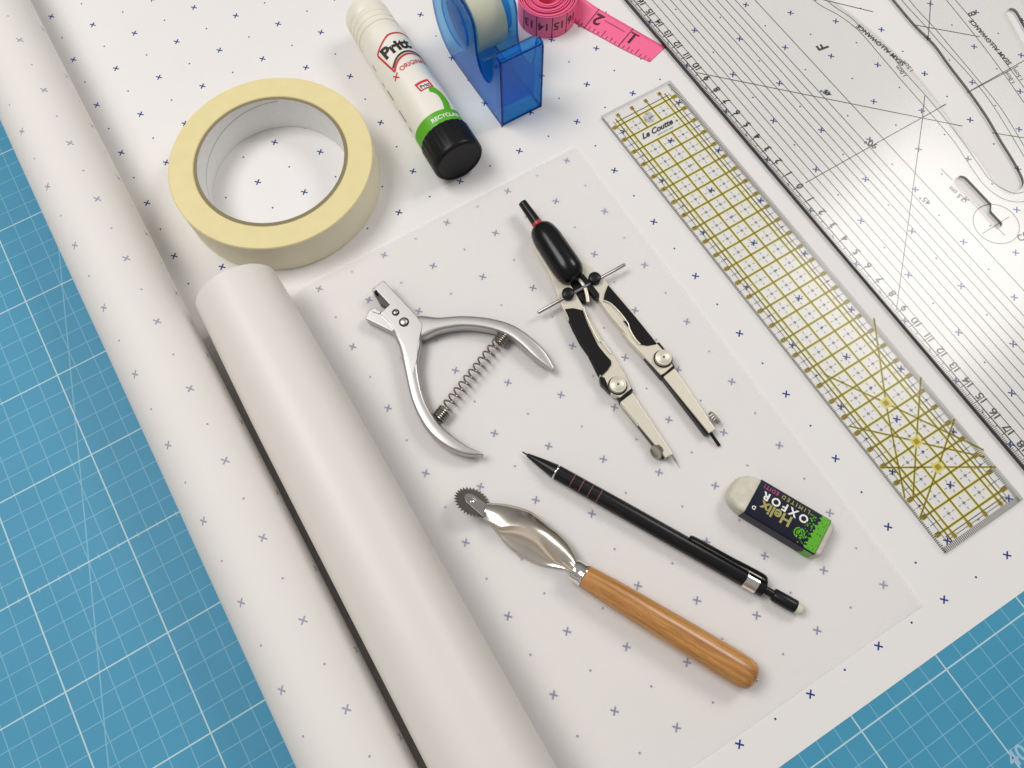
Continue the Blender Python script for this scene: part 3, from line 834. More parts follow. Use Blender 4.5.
for k in range(-230, 231):
    y = y0 + k * 0.1
    l = 0.42 if k % 5 == 0 else 0.30
    bl.line((PX + 0.08, y), (PX + 0.08 + l, y), 0.035, zp)
for n in range(-22, 23):
    y = y0 + n
    bl.line((40.12, y), (40.65, y), 0.04, zp + 0.001)
    if n: bl.text(str(abs(n)), 0.62, (40.52 if abs(n) < 10 else 40.5, y + 0.0, zp + 0.001), (0, 1, 0), bold=0.012)
    if abs(n) < 22: pass
bl.text('0', 0.62, (40.52, y0, zp + 0.001), (0, 1, 0), bold=0.012)
bl.line((40.9, y0), (51.45, y0), 0.04, zp + 0.001)
bl.line((53.5, y0), (60.0, y0), 0.04, zp + 0.001)
bl.line((40.15, 8.7), (51.3, -2.7), 0.04, zp + 0.0015)
bl.line((40.0, -9.9), (49.5, -1.2), 0.04, zp + 0.0015); bl.line((49.5, -1.2), (50.9, 0.15), 0.04, zp + 0.0015)
for a, b_ in (((914, 25), (980, 37)), ((931, -5), (928, 40)), ((967, 93), (1018, 66)), ((992, 133), (1024, 138)), ((700, -30), (873, 12)), ((946, 104), (922, 118))):
    bl.line(W(*a, 0), W(*b_, 0), 0.04, zp + 0.002)
# seam allowance curves
for pts in ([(780, -36), (813, 0), (839, 15.6), (859, 31.2), (879.5, 54.7), (901, 80), (920, 101.6), (941, 126), (955, 143), (970, 166), (984, 185), (1000, 197.5), (1015, 202), (1030, 201)],
            [(794, -36), (826, 0), (851, 18), (864, 31), (888, 52), (907, 75), (925, 95), (945, 119), (962, 141), (978, 164), (990, 180), (1004, 189.5), (1016, 193.5), (1030, 190)],
            [(880, -30), (901.5, 0), (925, 26), (946, 50), (970, 76), (991, 103), (1008, 130), (1024, 157)], [(890, -30), (909, 0), (935, 29), (957, 55), (978, 80), (999, 106), (1015, 131), (1030, 157)],
            [(920, -30), (946, 0), (976, 37), (1003, 73), (1024, 103)], [(930, -30), (955, 0), (968, 15), (986, 37), (1013, 73), (1030, 96)]):
    P = smooth_path([tuple(W(u, v, 0))[:2] for u, v in pts], 5)
    if pts[0][0] == 794: P = [p for p in P if True]
    bl.poly(P, 0.032, zp)
def ptext(s, u, v, size, u2, v2, bold=0.0):
    p = W(u, v, 0); d = (W(u2, v2, 0) - p); bl.text(s, size, p + Vector((0, 0, zp + 0.003)), (d.x, d.y, 0), bold=bold)
ptext('SEAM ALLOWANCE', 880.5, 45, 0.44, 861, 28.5, 0.02)
ptext('SEAM ALLOWANCE', 990, 42, 0.44, 974, 24, 0.02)
ptext('1.5cm', 908, 66.5, 0.38, 898, 55); ptext('1.0cm', 901, 71.5, 0.38, 891, 60)
ptext('1.5cm', 1018, 75, 0.38, 1009, 63); ptext('1.0cm', 1010, 78, 0.38, 1003, 68)
ptext('8', 972, 14, 0.7, 968, 9)
ptext('90°', 871, 143.5, 0.55, 864, 139, 0.02); ptext('45°', 826, 92, 0.5, 821, 89, 0.02); ptext('45°', 925, 200, 0.5, 920, 196, 0.01)
ptext('F', 823, 47, 1.0, 818, 40, 0.02); ptext('2.5 cm', 957, 194, 0.42, 945, 183, 0.02); pass
p = W(1033, 231, 0); dc_ = W(1034, 234, 0) - W(1024, 240, 0)
bl.text('CORNER', 0.55, (p.x, p.y, zp + 0.003), dc_, bold=0.02); p = W(1036, 241, 0); bl.text('2.5 cm', 0.5, (p.x, p.y, zp + 0.003), dc_, bold=0.01)
kc = W(996, 224, 0)
bl.poly([(kc.x + 1.27 * math.cos(a * PI / 36), kc.y + 1.27 * math.sin(a * PI / 36)) for a in range(72)], 0.035, zp, closed=True)
bl.line(W(982, 234, 0), W(1009, 217, 0), 0.035, zp + .001); bl.line(W(941, 169, 0), W(952, 180, 0), 0.035, zp + .001); bl.line(W(994, 225, 0), W(1005, 236, 0), 0.035, zp + .001)
bl.build('printed_scale', M_black, pr, smooth=0)

# metal hook end entering the frame at the top right: steel awl-like bar
# ------------------------------------------------------------------ notcher
nt = thing('notcher', 'silver hand notcher punch with open sprung handles lying on the tracing paper', 'pattern notcher', (18.5, 1, 0.05))
Z = 0.95
A_pts = [(205, 180), (320, 95), (640, 440), (690, 515), (690, 560), (668, 640), (660, 768)]
jaw = MB()
def c5(p, z): return W(350 + p[0] / 9.6, 270 + p[1] / 9.6, z)
up_j = [c5(p, Z) for p in ((230, 168), (320, 98), (640, 440), (688, 512), (688, 560), (668, 640), (655, 700), (642, 860), (606, 1010), (566, 880), (502, 700), (445, 600), (380, 500), (290, 412), (382, 330))]
jaw.prism([tuple(p)[:2] for p in up_j], 0.55, Z)
jw = jaw.build('punch_jaw', M_steel, nt, bevel=0.04)
lip_ = MB().prism([tuple(c5(p, Z))[:2] for p in ((205, 183), (322, 98), (345, 122), (228, 208))], 0.12, Z - 0.02)
lip_.build('jaw_face', M_steel_dark, jw, bevel=0.02)
MB().prism([tuple(c5(p, 0.4))[:2] for p in ((225, 205), (250, 190), (395, 345), (360, 365), (290, 330))], 0.12, 0.5).build('die_slot', M_slot, jw, bevel=0.02)
lj = MB().prism([tuple(c5(p, 0.72))[:2] for p in ((205, 365), (170, 405), (150, 465), (270, 525), (430, 602), (520, 620), (560, 500), (400, 400), (290, 410), (250, 402))], 0.12, 0.72)
lj.build('lower_jaw', M_steel, nt, bevel=0.05)
MB().prism([tuple(c5(p, 0.8))[:2] for p in ((208, 372), (245, 362), (270, 385), (300, 392), (285, 420), (212, 398))], 0.3, 0.80).build('punch_tooth', M_steel, nt, bevel=0.03)
def c4(p, z): return W(340 + p[0] / 3.657, 260 + p[1] / 3.657, z)
def handle(left, right, z, hh):
    P = []; Wd = []
    for a, b_ in zip(left, right):
        A_, B_ = c4(a, z), c4(b_, z); P.append(tuple((A_ + B_) / 2)); Wd.append((A_ - B_).length / 2)
    PW = smooth_path([p + (w_,) for p, w_ in zip(P, Wd)], 8)
    n = len(PW)
    hhs = [hh * (1 - 0.45 * max(0, (i / n - 0.6) / 0.4) ** 2) for i in range(n)]
    return [p[:3] for p in PW], [p[3] for p in PW], hhs
P, w_, h_ = handle([(200, 245), (225, 310), (240, 400), (272, 530), (330, 630), (395, 687), (465, 715), (522, 717)],
                   [(298, 265), (292, 330), (286, 400), (305, 505), (345, 590), (400, 645), (460, 687), (526, 710)], 0.52, 0.41)
MB().sweep(P, [x * 1.14 for x in w_], h_, 28, 4.2).build('handle', M_steel, nt)
P, w_, h_ = handle([(270, 222), (300, 214), (360, 220), (450, 214), (540, 222), (620, 244), (682, 282), (735, 332), (782, 398)],
                   [(285, 285), (310, 285), (370, 262), (450, 250), (545, 258), (620, 283), (672, 322), (728, 372), (774, 408)], 0.50, 0.38)
MB().sweep(P, [x * 1.14 for x in w_], h_, 28, 4.2).build('handle', M_steel, nt)
for (px, r, mm, hz) in (((438, 408), 0.14, M_steel_dark, 0.02), ((518, 500), 0.19, M_steel, 0.05)):
    p = c5(px, Z)
    rv = MB().lathe((p.x, p.y, Z - 0.1), (0, 0, 1), [(0, r * 1.4), (0.115, r * 1.4), (0.12, r * 1.3)], 32).build('rivet', simple('rivet_rim', (0.03, 0.027, 0.025, 1), 0.5, spec=0.2), nt)
    MB().lathe((p.x, p.y, Z + 0.015), (0, 0, 1), [(0, r), (hz, r * 0.95), (hz + 0.03, r * 0.6), (hz + 0.035, 0.001)], 32).build('rivet_head', mm, rv)
# coil spring
s0 = W(438.0, 418.5, 0.5); s1 = W(505.0, 334.5, 0.5); sd = (s1 - s0); Ls = sd.length; sd.normalize(); sv = Vector((0, 0, 1)); sw = sd.cross(sv)
pts = []; tot = 21; n = tot * 24
for i in range(n + 1):
    t = i / n; ph = t * tot * 2 * PI
    # closed end coils, open middle
    k = t * tot
    dense = 0.118; ne = 5.0; nm = tot - 2 * ne
    pm = (Ls - 2 * ne * dense) / nm
    L_ = k * dense if k < ne else (ne * dense + (k - ne) * pm if k < tot - ne else Ls - (tot - k) * dense)
    pts.append(s0 + sd * L_ + (sv * math.cos(ph) + sw * math.sin(ph)) * 0.31)
MB().sweep(pts, 0.05, 0.05, 8, up=(0.3, 0.5, 0.8)).build('spring', M_spring, nt)

# ------------------------------------------------------------------ compass
cp = thing('drawing_compass', 'drawing compass with a black head, cream legs and black rubber grips lying open', 'compass', (26, -2, 0.05))
hz = 0.85
h0, h1 = W(539.0, 226.0, hz), W(575.5, 281, hz); hd = (h1 - h0).normalized(); HL = (h1 - h0).length
prof = [(0, 0.30), (0.04, 0.46), (0.15, 0.58), (0.35, 0.68), (0.65, 0.75), (1.0, 0.79), (HL - 1.0, 0.82), (HL - 0.6, 0.79), (HL - 0.3, 0.68), (HL - 0.1, 0.48), (HL, 0.15)]
MB().lathe(h0, hd, prof, 56).build('head', M_blackgloss, cp)
r0 = W(522.3, 202.5, hz); rd = (h0 - r0); RL = rd.length; rd.normalize()
MB().lathe(r0, rd, [(0, 0.17), (0.03, 0.24), (RL * 0.8, 0.28), (RL + 0.1, 0.28)], 32).build('handle_rod', M_blackpl, cp)
rp = r0 + rd * (RL * 0.86)
MB().lathe(rp, rd, [(0, 0.285), (0.02, 0.305), (0.22, 0.305), (0.24, 0.285)], 32).build('collar', M_red, cp)
def c2(p, z): return W(530 + p[0] / 7.68, 250 + p[1] / 7.68, z)
def c3(p, z): return W(580 + p[0] / 5.12, 330 + p[1] / 5.12, z)
def cr4(p, z): return W(620 + p[0] / 5.483, 320 + p[1] / 5.483, z)
def pl(pts): return [tuple(p)[:2] for p in pts]
zl = 0.62
L_leg = [c2(p, zl) for p in ((20, -60), (90, -20), (150, 120), (230, 215), (300, 232), (318, 280), (360, 350), (412, 440), (430, 470), (478, 560), (540, 670), (590, 765))] + \
        [c3(p, zl) for p in ((170, 128), (205, 185), (232, 240), (205, 330), (150, 310), (125, 235), (60, 110), (5, 20))] + [c2(p, zl) for p in ((355, 620), (262, 450), (215, 350), (185, 250), (120, 120), (45, 0))]
# a simple ordered outline: down the right side, back up the left
L_out = [c2(p, zl) for p in ((120, -40), (200, 120), (300, 232), (318, 280), (360, 350), (412, 440), (440, 505), (500, 605), (556, 700))] + [c3(p, zl) for p in ((115, 48), (170, 128), (205, 185), (240, 250), (262, 300), (205, 345), (165, 330), (128, 245), (105, 232), (45, 110))] + \
        [c2(p, zl) for p in ((395, 700), (330, 580), (258, 452), (212, 350), (185, 250), (130, 130), (45, 0), (25, -70), (40, -110))]
MBl = MB().prism(pl(L_out), 0.22, zl)
leg = MBl.build('leg', M_cream, cp, bevel=0.05)
g1 = [c2(p, zl + .1) for p in ((270, 452), (330, 445), (405, 462), (418, 500), (440, 560), (490, 665), (530, 745))] + [c3(p, zl + .1) for p in ((90, 75), (130, 125), (158, 155), (160, 175), (140, 205), (112, 232), (95, 215), (45, 115))] + [c2(p, zl + .1) for p in ((390, 700), (330, 585))]
MB().prism(pl(g1), 0.15, zl + .09).build('grip', M_rubber, leg, bevel=0.06)
R_out = [c2(p, zl) for p in ((330, 60), (400, 85), (440, 110), (455, 130), (545, 185), (600, 262), (690, 365), (768, 462))] + [cr4(p, zl) for p in ((100, 0), (200, 125), (235, 165), (290, 250), (245, 290), (225, 300), (130, 195), (60, 122), (0, 45))] + \
        [c2(p, zl) for p in ((768, 682), (700, 600), (600, 478), (535, 385), (525, 350), (440, 245), (380, 180), (340, 120))]
legr = MB().prism(pl(R_out), 0.22, zl).build('leg', M_cream, cp, bevel=0.05)
g2 = [c2(p, zl + .1) for p in ((600, 266), (690, 370), (768, 462))] + [cr4(p, zl + .1) for p in ((100, 0), (150, 62), (203, 128), (150, 138), (110, 130), (88, 95), (50, 40), (18, 0))] + [c2(p, zl + .1) for p in ((740, 550), (690, 470), (620, 405), (566, 378), (575, 330))]
MB().prism(pl(g2), 0.15, zl + .09).build('grip', M_rubber, legr, bevel=0.06)
# white inner crescent of each leg (raised rim beside the grip)
def rim(ptsA, parent):
    MB().sweep([tuple(p) for p in smooth_path(ptsA, 5)], 0.045, 0.05, 10).build('rim', M_cream, parent)
rim([c2(p, zl + .05) for p in ((412, 440), (430, 500), (475, 600), (530, 700))] + [c3(p, zl + .05) for p in ((110, 60), (160, 122))], leg)
rim([c2(p, zl + .05) for p in ((565, 388), (620, 412), (690, 480), (750, 560))] + [cr4(p, zl + .05) for p in ((55, 55), (85, 105), (112, 134))], legr)
# black hinge strip between the legs and centre clip
MB().prism(pl([c2(p, 0.5) for p in ((370, 180), (395, 178), (470, 270), (530, 345), (530, 378), (500, 372), (430, 290), (368, 205))]), 0.2, zl + 0.06).build('hinge_strip', M_blackpl, cp, bevel=0.03)
MB().prism(pl([c2(p, 0.5) for p in ((300, 215), (350, 205), (400, 250), (425, 330), (440, 380), (430, 402), (395, 385), (350, 330), (315, 270))]), 0.15, 0.5).build('hinge_block', M_blackpl, cp, bevel=0.03)
MB().sweep(smooth_path([tuple(c2(p, 0.62)) for p in ((345, 205), (385, 235), (420, 285), (437, 340), (446, 398))], 6), [0.10] * 25, [0.06] * 25, 10).build('clip', M_cream, cp)
# threaded adjusting rod and its two black knobs
ra, rb = W(537.8, 312.8, 0.62), W(625, 264.5, 0.62); d_ = (rb - ra); Lr = d_.length; d_.normalize()
MB().lathe(ra, d_, [(0, 0.07), (0.03, 0.095), (Lr - .03, 0.095), (Lr, 0.07)], 20).build('adjusting_rod', M_steel_dark, cp)
for pos in ((568.2, 293), (594.8, 277.5)):
    p = W(*pos, 0.9)
    MB().lathe((p.x, p.y, 0.55), (0, 0, 1), [(0, .33), (0.36, .335), (0.40, .31), (0.43, .23), (0.44, .001)], 40, flute=lambda t, a: 1 + 0.012 * math.cos(20 * t)).build('knob', M_blackpl, cp)
# joints, lower legs, points
def lower(center, joint, quad, side, name_mat, screw, tip0, tip1, tipmat, parent, sgn):
    MB().prism(pl(joint), 0.12, 0.50).build('joint', M_blackpl, cp, bevel=0.03)
    p = W(*center, 0.85)
    MB().lathe((p.x, p.y, 0.6), (0, 0, 1), [(0, .50), (0.05, .50), (0.06, .47), (0.06, .001)], 40).build('washer', M_blackpl, cp)
    kn = MB().lathe((p.x, p.y, 0.55), (0, 0, 1), [(0, .44), (0.10, .44), (0.14, .42), (0.17, .43), (0.29, .43), (0.31, .40), (0.30, .34), (0.33, .30), (0.33, .05), (0.31, .04), (0.31, .001)], 48).build('pivot_screw', M_screw, cp)
    MB().lathe((p.x, p.y, 0.861), (0, 0, 1), [(0, .055), (0.03, .055), (0.031, .001)], 16).build('screw_centre', M_black, kn)
    q_ = [W(*a, 0.62) for a in quad]
    ll = MB().prism(pl(q_), 0.2, 0.62).build('lower_leg', M_cream, cp, bevel=0.05)
    sdq = [W(*a, 0.3) for a in side]
    MB().prism(pl(sdq), 0.1, 0.5).build('backing', M_blackpl, ll, bevel=0.02)
    c_ = W(*screw, 0.4); axd = ((W(*quad[0], 0) - W(*quad[1], 0)).normalized() * sgn + Vector((0, 0, 0.55))).normalized()
    MB().lathe(c_ - axd * 0.12, axd, [(0, .30), (0.02, .36), (0.2, .36), (0.22, .31), (0.19, .24), (0.2, .001)], 44, flute=lambda t, a: 1 + 0.03 * math.cos(22 * t)).build('clamp_screw', M_steel_dark if False else brushed('knurled_screw', (0.45, 0.42, 0.36, 1), 0.3), ll)
    t0, t1 = W(*tip0, 0.35), W(*tip1, 0.12); td_ = t1 - t0; Lt = td_.length; td_.normalize()
    if tipmat is M_blackpl:
        MB().lathe(t0, td_, [(0, .085), (Lt, .085)], 20).build('lead', tipmat, ll)
    else:
        MB().lathe(t0, td_, [(0, .075), (Lt * .45, .07), (Lt * .5, .035), (Lt, .006)], 20).build('needle', tipmat, ll)
lower((618.1, 384.3), [c3(p, .4) for p in ((98, 245), (128, 236), (250, 285), (272, 312), (207, 366), (178, 335), (150, 322), (105, 278))],
      [(632.6, 392.5), (620.3, 402), (665.6, 457.5), (673.2, 454)], [(631, 394), (618.5, 402), (663.5, 459), (671, 456)], None, (656.8, 451.5), (671, 454), (680, 468), M_chrome, None, -1)
lower((663.8, 357.2), [cr4(p, .4) for p in ((205, 125), (216, 128), (240, 158), (300, 262), (238, 318), (225, 322), (175, 262), (128, 205), (130, 195))],
      [(674.7, 368), (663.5, 376.5), (709.3, 433), (716, 429)], [(672, 370), (661, 378), (705, 435.5), (712, 434)], None, (714.6, 417.5), (709.5, 431.5), (719.4, 445.8), M_blackpl, None, 1)

# ------------------------------------------------------------------ tracing wheel
tw = thing('seam_tracer', 'tracing wheel with a toothed steel disc, twisted steel shank and varnished wooden handle', 'tracing wheel', (18.5, -14, 0.05))
b0 = W(584.0, 575.6, 0.72); b1 = W(752.5, 677.5, 0.80); hd2 = (b1 - b0); HL2 = hd2.length; hd2.normalize()
hp_ = [(0.0, 0.50), (0.03, 0.575), (0.4, 0.60), (1.5, 0.655), (3.0, 0.70), (4.6, 0.735), (6.0, 0.755), (7.0, 0.77), (7.6, 0.765), (7.98, 0.745), (8.22, 0.69), (8.37, 0.58), (8.46, 0.40), (8.50, 0.2), (8.505, 0.001)]
k_ = (HL2 + 0.15) / 8.5
MB().lathe(b0, hd2, [(a * k_, r * 0.955) for a, r in hp_], 64).build('handle', M_wood, tw)
MB().lathe(b0 + hd2 * (8.44 * k_), hd2, [(0, .12), (0.14, .11), (0.17, .001)], 20).build('end_pin', M_steel_dark, tw)
MB().lathe(b0 - hd2 * 0.62, hd2, [(0, .40), (0.03, .49), (0.08, .515), (0.25, .52), (0.5, .53), (0.54, .56), (0.58, .57), (0.63, .565), (0.65, .53)], 48).build('ferrule', M_chrome, tw)
Tt = [(486.9, 503.4, .55), (502.5, 504.2, .55), (518, 507.3, .6), (530.6, 512, .65), (541.6, 519.8, .7), (552.5, 528.4, .72), (560, 535, .75), (568, 543.5, .72), (575, 556, .75), (577.5, 566, .9)]
Mm = [(482, 516.7, .62), (491.6, 521.4, .75), (500.9, 525.8, .95), (515, 525.6, 1.15), (527.5, 529, 1.25), (540, 536, 1.25), (549.4, 547, 1.15), (558.8, 557.5, 1.0), (566, 564, .85), (572, 570, .8)]
Bb = [(481, 517.5, .5), (491.6, 526.9, .35), (499.4, 536.3, .2), (507, 545.6, .12), (517, 554, .1), (529, 560.8, .1), (541, 565.3, .15), (552, 567, .25), (563, 568.5, .4), (571, 572, .6)]
def sp3(L): return [Vector(p) for p in smooth_path([tuple(W(u, v, z)) for u, v, z in L], 6)]
T_, M_, B_ = sp3(Tt), sp3(Mm), sp3(Bb)
vs = []; fs = []; K = 16
for a, m_, b_ in zip(T_, M_, B_):
    for k in range(K + 1):
        t = k / K
        if t <= 0.5:
            s = t * 2; p = a.lerp(m_, s) + Vector((0, 0, 0.14 * math.sin(PI * s)))
        else:
            s = (t - .5) * 2; p = m_.lerp(b_, s) + Vector((0, 0, -0.40 * max(0.0, math.sin(PI * s ** 0.6)) * min(1.0, (m_.z - b_.z) / 0.8)))
        vs.append(p)
for i in range(len(T_) - 1):
    for k in range(K):
        a = i * (K + 1) + k; fs.append((a, a + 1, a + K + 2, a + K + 1))
MB().add(vs, fs).build('shank', M_shank, tw, solid=0.06, smooth=60)
wc = W(472.3, 502.0, 0.62); side = Vector((0.93, 0.36, 0)); wn = (Vector((0, 0, 1)) * math.cos(math.radians(38)) + side * math.sin(math.radians(38))).normalized()
wu = Vector((0.36, -0.93, 0)); wu = (wu - wn * wn.dot(wu)).normalized(); wv = wn.cross(wu)
TEE = 30; n = TEE * 2; vs = []; fs = []
for zz in (-0.03, 0.03):
    for k in range(n):
        a = 2 * PI * k / n; r = 0.93 if k % 2 == 0 else 0.75
        vs.append(wc + wu * (r * math.cos(a)) + wv * (r * math.sin(a)) + wn * zz)
fs = [tuple(range(n))[::-1], tuple(range(n, 2 * n))] + [(i, (i + 1) % n, n + (i + 1) % n, n + i) for i in range(n)]
MB().add(vs, fs).build('toothed_wheel', simple('wheel_steel', (0.20, 0.18, 0.155, 1), 0.42, metal=0.85, bumpk=0.1), tw, smooth=0)
# fork plates each side of the wheel
for sgn, nm in ((1, 'fork_plate'), (-1, 'fork_plate')):
    vs = []; cpt = []
    for k in range(13):
        a = PI / 2 + PI * k / 12; cpt.append((0.42 * math.cos(a) - 0.06, 0.34 * math.sin(a)))
    cpt += [(0.9, -0.42), (1.0, 0.38)]
    n = len(cpt)
    for zz in (0.06, 0.11): vs += [wc + wu * x + wv * y + wn * (zz * sgn) for x, y in cpt]
    fs = [tuple(range(n))[::-1], tuple(range(n, 2 * n))] + [(i, (i + 1) % n, n + (i + 1) % n, n + i) for i in range(n)]
    MB().add(vs, fs).build(nm, M_steel, tw, bevel=0.015)
MB().lathe(wc + wn * 0.1, wn, [(0, .16), (0.04, .16), (0.08, .10), (0.085, .001)], 24).build('axle_rivet', M_chrome, tw)

# ------------------------------------------------------------------ mechanical pencil
pc = thing('mechanical_pencil', 'black mechanical pencil with thin copper rings and a white eraser tip', 'mechanical pencil', (22, -12.5, 0.05))
pz = 0.43
p0 = W(522.4, 451.9, 0.2); p1 = W(556, 471.8, pz); pend = W(763.4, 588.8, pz)
dd = (pend - p1); dd.normalize()
Lc = (p1 - p0).length; dc = (p1 - p0).normalized()
MB().lathe(p0, dc, [(0, .03), (0.28, .045), (0.30, .09), (0.6, .15), (1.2, .26), (Lc - .02, .375)], 40).build('tip_cone', M_blackpl, pc)
MB().lathe(p1 - dd * 0.03, dd, [(0, .378), (0.01, .386), (0.07, .386), (0.08, .378)], 40).build('silver_ring', M_chrome, pc)
Lb = (pend - p1).length
body = MB().lathe(p1 + dd * .045, dd, [(0, .376), (1.5, .385), (3.0, .40), (Lb - .08, .41), (Lb - 0.03, .39), (Lb, .33)], 56).build('barrel', M_blackpl, pc)
for px in ((572.5, 480.7), (581.3, 486), (590.2, 491.2), (598.9, 496.4)):
    s = (W(*px, pz) - p1).dot(dd); MB().lathe(p1 + dd * (s - .02), dd, [(0, .386 + s * .0043), (0.005, .392 + s * .0045), (0.045, .392 + s * .0045), (0.05, .386 + s * .0043)], 48, close=False).build('copper_ring', M_ring, body)
s = (W(751, 582.4, pz) - p1).dot(dd)
MB().lathe(p1 + dd * (s - .33), dd, [(0, .412), (0.01, .425), (0.62, .425), (0.63, .412)], 56).build('metal_band', M_chrome, body)
q0 = p1 + dd * Lb
Lq = (W(796, 610.5, pz) - q0).length
MB().lathe(q0 - dd * .02, dd, [(0, .2), (0.5, .2), (0.52, .29), (0.56, .315), (Lq - .2, .325), (Lq - .1, .325), (Lq - 0.06, .30)], 40).build('push_button', M_blackpl, pc)
MB().lathe(q0 + dd * (Lq - .14), dd, [(0, .27), (0.26, .27), (0.36, .24), (0.42, .15), (0.43, .001)], 32).build('eraser_tip', simple('cream_eraser', (0.66, 0.66, 0.52, 1), 0.7), pc)
sdv = Vector((-dd.y, dd.x, 0))
ca = p1 + dd * ((W(690, 538, pz) - p1).dot(dd)); cb = p1 + dd * ((W(766, 580, pz) - p1).dot(dd))
sq_ = (sdv * 0.72 + Vector((0, 0, 1)) * 0.69).normalized(); sr = dd.cross(sq_)
cl = MB()
pp_ = smooth_path([tuple(ca + sq_ * 0.43), tuple(ca + dd * .15 + sq_ * 0.56), tuple(ca + dd * 2.0 + sq_ * .57), tuple(cb - dd * 1.0 + sq_ * .60), tuple(cb - dd * .2 + sq_ * .60), tuple(cb + sq_ * .45)], 8)
cl.sweep(pp_, [0.10 + 0.05 * min(1, i / 20) for i in range(len(pp_))], [0.045] * len(pp_), 12, 4.0, up=sq_)
cl.build('pocket_clip', M_blackgloss, pc)

# ------------------------------------------------------------------ eraser
er = thing('eraser', 'small worn eraser in a navy and bright green card sleeve', 'eraser', (27.8, -15.5, 0.03))
e1 = Vector((0.44, -0.898, 0)); e1.normalize(); e2 = Vector((-e1.y, e1.x, 0)) * -1      # e2 points down-left
if e2.x > 0: e2 = -e2
Etop = W(762.3, 479.0, 1.15); EW, EL, EH = 1.92, 3.66, 1.12
def ep(a, b_, z): return Vector((Etop.x, Etop.y, 0)) + e1 * a + e2 * b_ + Vector((0, 0, z))
def rsec(a, w0, w1, z0, z1, r, n=6):
    out = []
    for cx, cz, a0 in ((w1 - r, z0 + r, -90), (w1 - r, z1 - r, 0), (w0 + r, z1 - r, 90), (w0 + r, z0 + r, 180)):
        for k in range(n + 1):
            t = math.radians(a0 + 90 * k / n); out.append(ep(a, cx + r * math.cos(t), cz + r * math.sin(t)))
    return out
def loft(secs):
    mb = MB(); n = len(secs[0]); vs = [p for s in secs for p in s]; fs = []
    for i in range(len(secs) - 1):
        for k in range(n):
            k2 = (k + 1) % n; fs.append((i * n + k, i * n + k2, (i + 1) * n + k2, (i + 1) * n + k))
    fs.append(tuple(range(n))[::-1]); fs.append(tuple(range((len(secs) - 1) * n, len(secs) * n)))
    return mb.add(vs, fs)
secs = []
for a, ins, zt, r in ((-1.02, .62, .55, .12), (-0.98, .45, .72, .2), (-0.85, .28, .88, .25), (-0.62, .13, 1.0, .25), (-0.35, .06, 1.06, .2), (0, .04, 1.08, .15), (3.6, .04, 1.08, .15), (3.85, .06, 1.04, .18), (3.98, .14, .95, .25), (4.03, .25, .8, .25)):
    secs.append(rsec(a, ins, EW - ins, 0.03 + max(0, ins - .1) * .3, zt, r))
rub = loft(secs)
rub.v = [tuple(Vector(p) + Vector((random.uniform(-1, 1), random.uniform(-1, 1), random.uniform(-1, 1))) * 0.012) for p in rub.v]
rub.build('rubber', M_rubberwhite, er, smooth=50)
sl = loft([rsec(0, 0, EW, 0.02, EH + .02, .10), rsec(EL, 0, EW, 0.02, EH + .02, .10)])
slo = sl.build('card_sleeve', M_navy, er)
zt = EH + 0.028
pt = MB()
def et(s, size, a, b_, mi, bold=0.02, spacing=1.0): pt.text(s, size, ep(a, b_, zt), -e1, e2, bold=bold, mi=mi, align='CENTER', spacing=spacing)
# green end: torn-looking edge
gpts = [(EL - .02, 0.05), (EL - .02, EW - .05)]
jag = []
for k in range(22):
    t = k / 21; jag.append((EL - .02 - (0.50 - 0.1 * t) - 0.10 * math.sin(k * 2.4) - random.uniform(0, .09), EW - .05 - t * (EW - .1)))
P = [ep(a, b_, 0) for a, b_ in gpts + jag]
pt.prism([tuple(p)[:2] for p in P], zt - .006, zt - .002, mi=0)
for side_b, w0 in ((EW + .008, 1),):
    pt.add([ep(EL - .02, side_b, .05), ep(EL - .02, side_b, EH - .08), ep(EL - .5, side_b, EH - .08), ep(EL - .42, side_b, .6), ep(EL - .56, side_b, .05)], [(0, 1, 2, 3, 4)], mi=0)
for k in range(46):
    a = EL - .62 - random.random() * .35; b_ = .1 + random.random() * (EW - .2); r = .02 + random.random() * .035
    pt.add([ep(a + r * math.cos(t * 1.05), b_ + r * math.sin(t * 1.05), zt) for t in range(6)], [tuple(range(6))], mi=0)
for k in range(26):
    a = EL - .1 - random.random() * .45; b_ = .1 + random.random() * (EW - .2); r = .012 + random.random() * .02
    pt.add([ep(a + r * math.cos(t * 1.05), b_ + r * math.sin(t * 1.05), zt + .002) for t in range(6)], [tuple(range(6))], mi=4)
et('OXFOR', 0.54, 1.56, 0.64, 1, 0.03, 1.45)
et('Helix', 0.74, 1.30, 1.14, 2, 0.03)
et('LIMITED', 0.27, 1.90, 0.24, 2, 0.02, 1.6); et('EDITI', 0.27, 0.62, 0.24, 3, 0.03, 1.25)
et('D', 0.26, 0.28, 1.45, 1, 0.03)
cg = (2.62, 1.38)
for r0_, th in ((0.27, .06), (0.15, .05)):
    for k in range(20):
        if k in (4, 14): continue
        t0_, t1_ = k * PI / 10, (k + 1) * PI / 10
        pt.add([ep(cg[0] + rr_ * math.cos(t_), cg[1] + rr_ * math.sin(t_), zt) for rr_, t_ in ((r0_, t0_), (r0_, t1_), (r0_ - th, t1_), (r0_ - th, t0_))], [(0, 1, 2, 3)], mi=0)
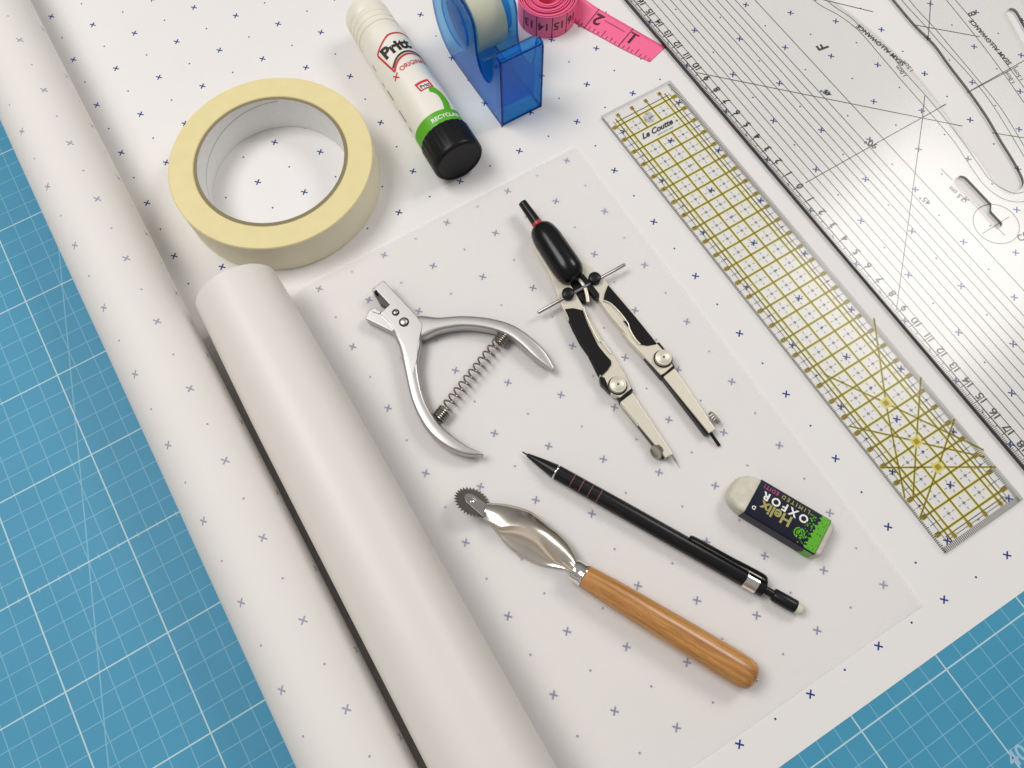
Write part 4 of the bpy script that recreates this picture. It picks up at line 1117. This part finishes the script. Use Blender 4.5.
pt.add([ep(cg[0] + x, cg[1] + y, zt) for x, y in ((-.05, -.2), (.05, -.2), (-.02, .2), (-.1, .2))], [(0, 1, 2, 3)], mi=0)
pt.build('printed_lettering', [M_greenink, M_white, M_goldink, M_magenta, M_navy], slo, smooth=0)

# ------------------------------------------------------------------ light
world = bpy.data.worlds.new('World'); scene.world = world; world.use_nodes = True
bg = world.node_tree.nodes['Background']; bg.inputs[1].default_value = 1.0
wt = world.node_tree; tc_ = wt.nodes.new('ShaderNodeTexCoord'); sx_ = wt.nodes.new('ShaderNodeSeparateXYZ'); rp_ = wt.nodes.new('ShaderNodeValToRGB')
wt.links.new(tc_.outputs['Generated'], sx_.inputs[0]); wt.links.new(sx_.outputs[2], rp_.inputs[0]); wt.links.new(rp_.outputs[0], bg.inputs[0])
rp_.color_ramp.elements[0].position = 0.0; rp_.color_ramp.elements[0].color = (0.12, 0.115, 0.11, 1)      # dim walls
rp_.color_ramp.elements[1].position = 0.85; rp_.color_ramp.elements[1].color = (0.36, 0.357, 0.365, 1)     # pale ceiling
def area(name, loc, target, size, power, col, sy=None):
    d = bpy.data.lights.new(name, 'AREA'); d.energy = power; d.color = col; d.size = size * CM
    if sy: d.shape = 'RECTANGLE'; d.size_y = sy * CM
    o = bpy.data.objects.new(name, d); COL.objects.link(o)
    o.location = Vector(loc) * CM
    o.rotation_euler = (Vector(target) - Vector(loc)).to_track_quat('-Z', 'Y').to_euler()
    return o
area('window_light', (-35, 62, 150), (18, 3, 0), 85, 17.0, (1.0, 0.97, 0.93), 70)
area('ceiling_lamp', (130, 9, 112), (25, 0, 0), 46, 7.3, (1.0, 0.96, 0.92))

scene.render.engine = 'CYCLES'
scene.render.resolution_x = 1024; scene.render.resolution_y = 768
scene.cycles.max_bounces = 10; scene.cycles.transparent_max_bounces = 40
scene.cycles.caustics_reflective = False; scene.cycles.caustics_refractive = False
scene.view_settings.view_transform = 'Standard'; scene.view_settings.look = 'None'
scene.view_settings.exposure = -0.02; scene.view_settings.gamma = 1
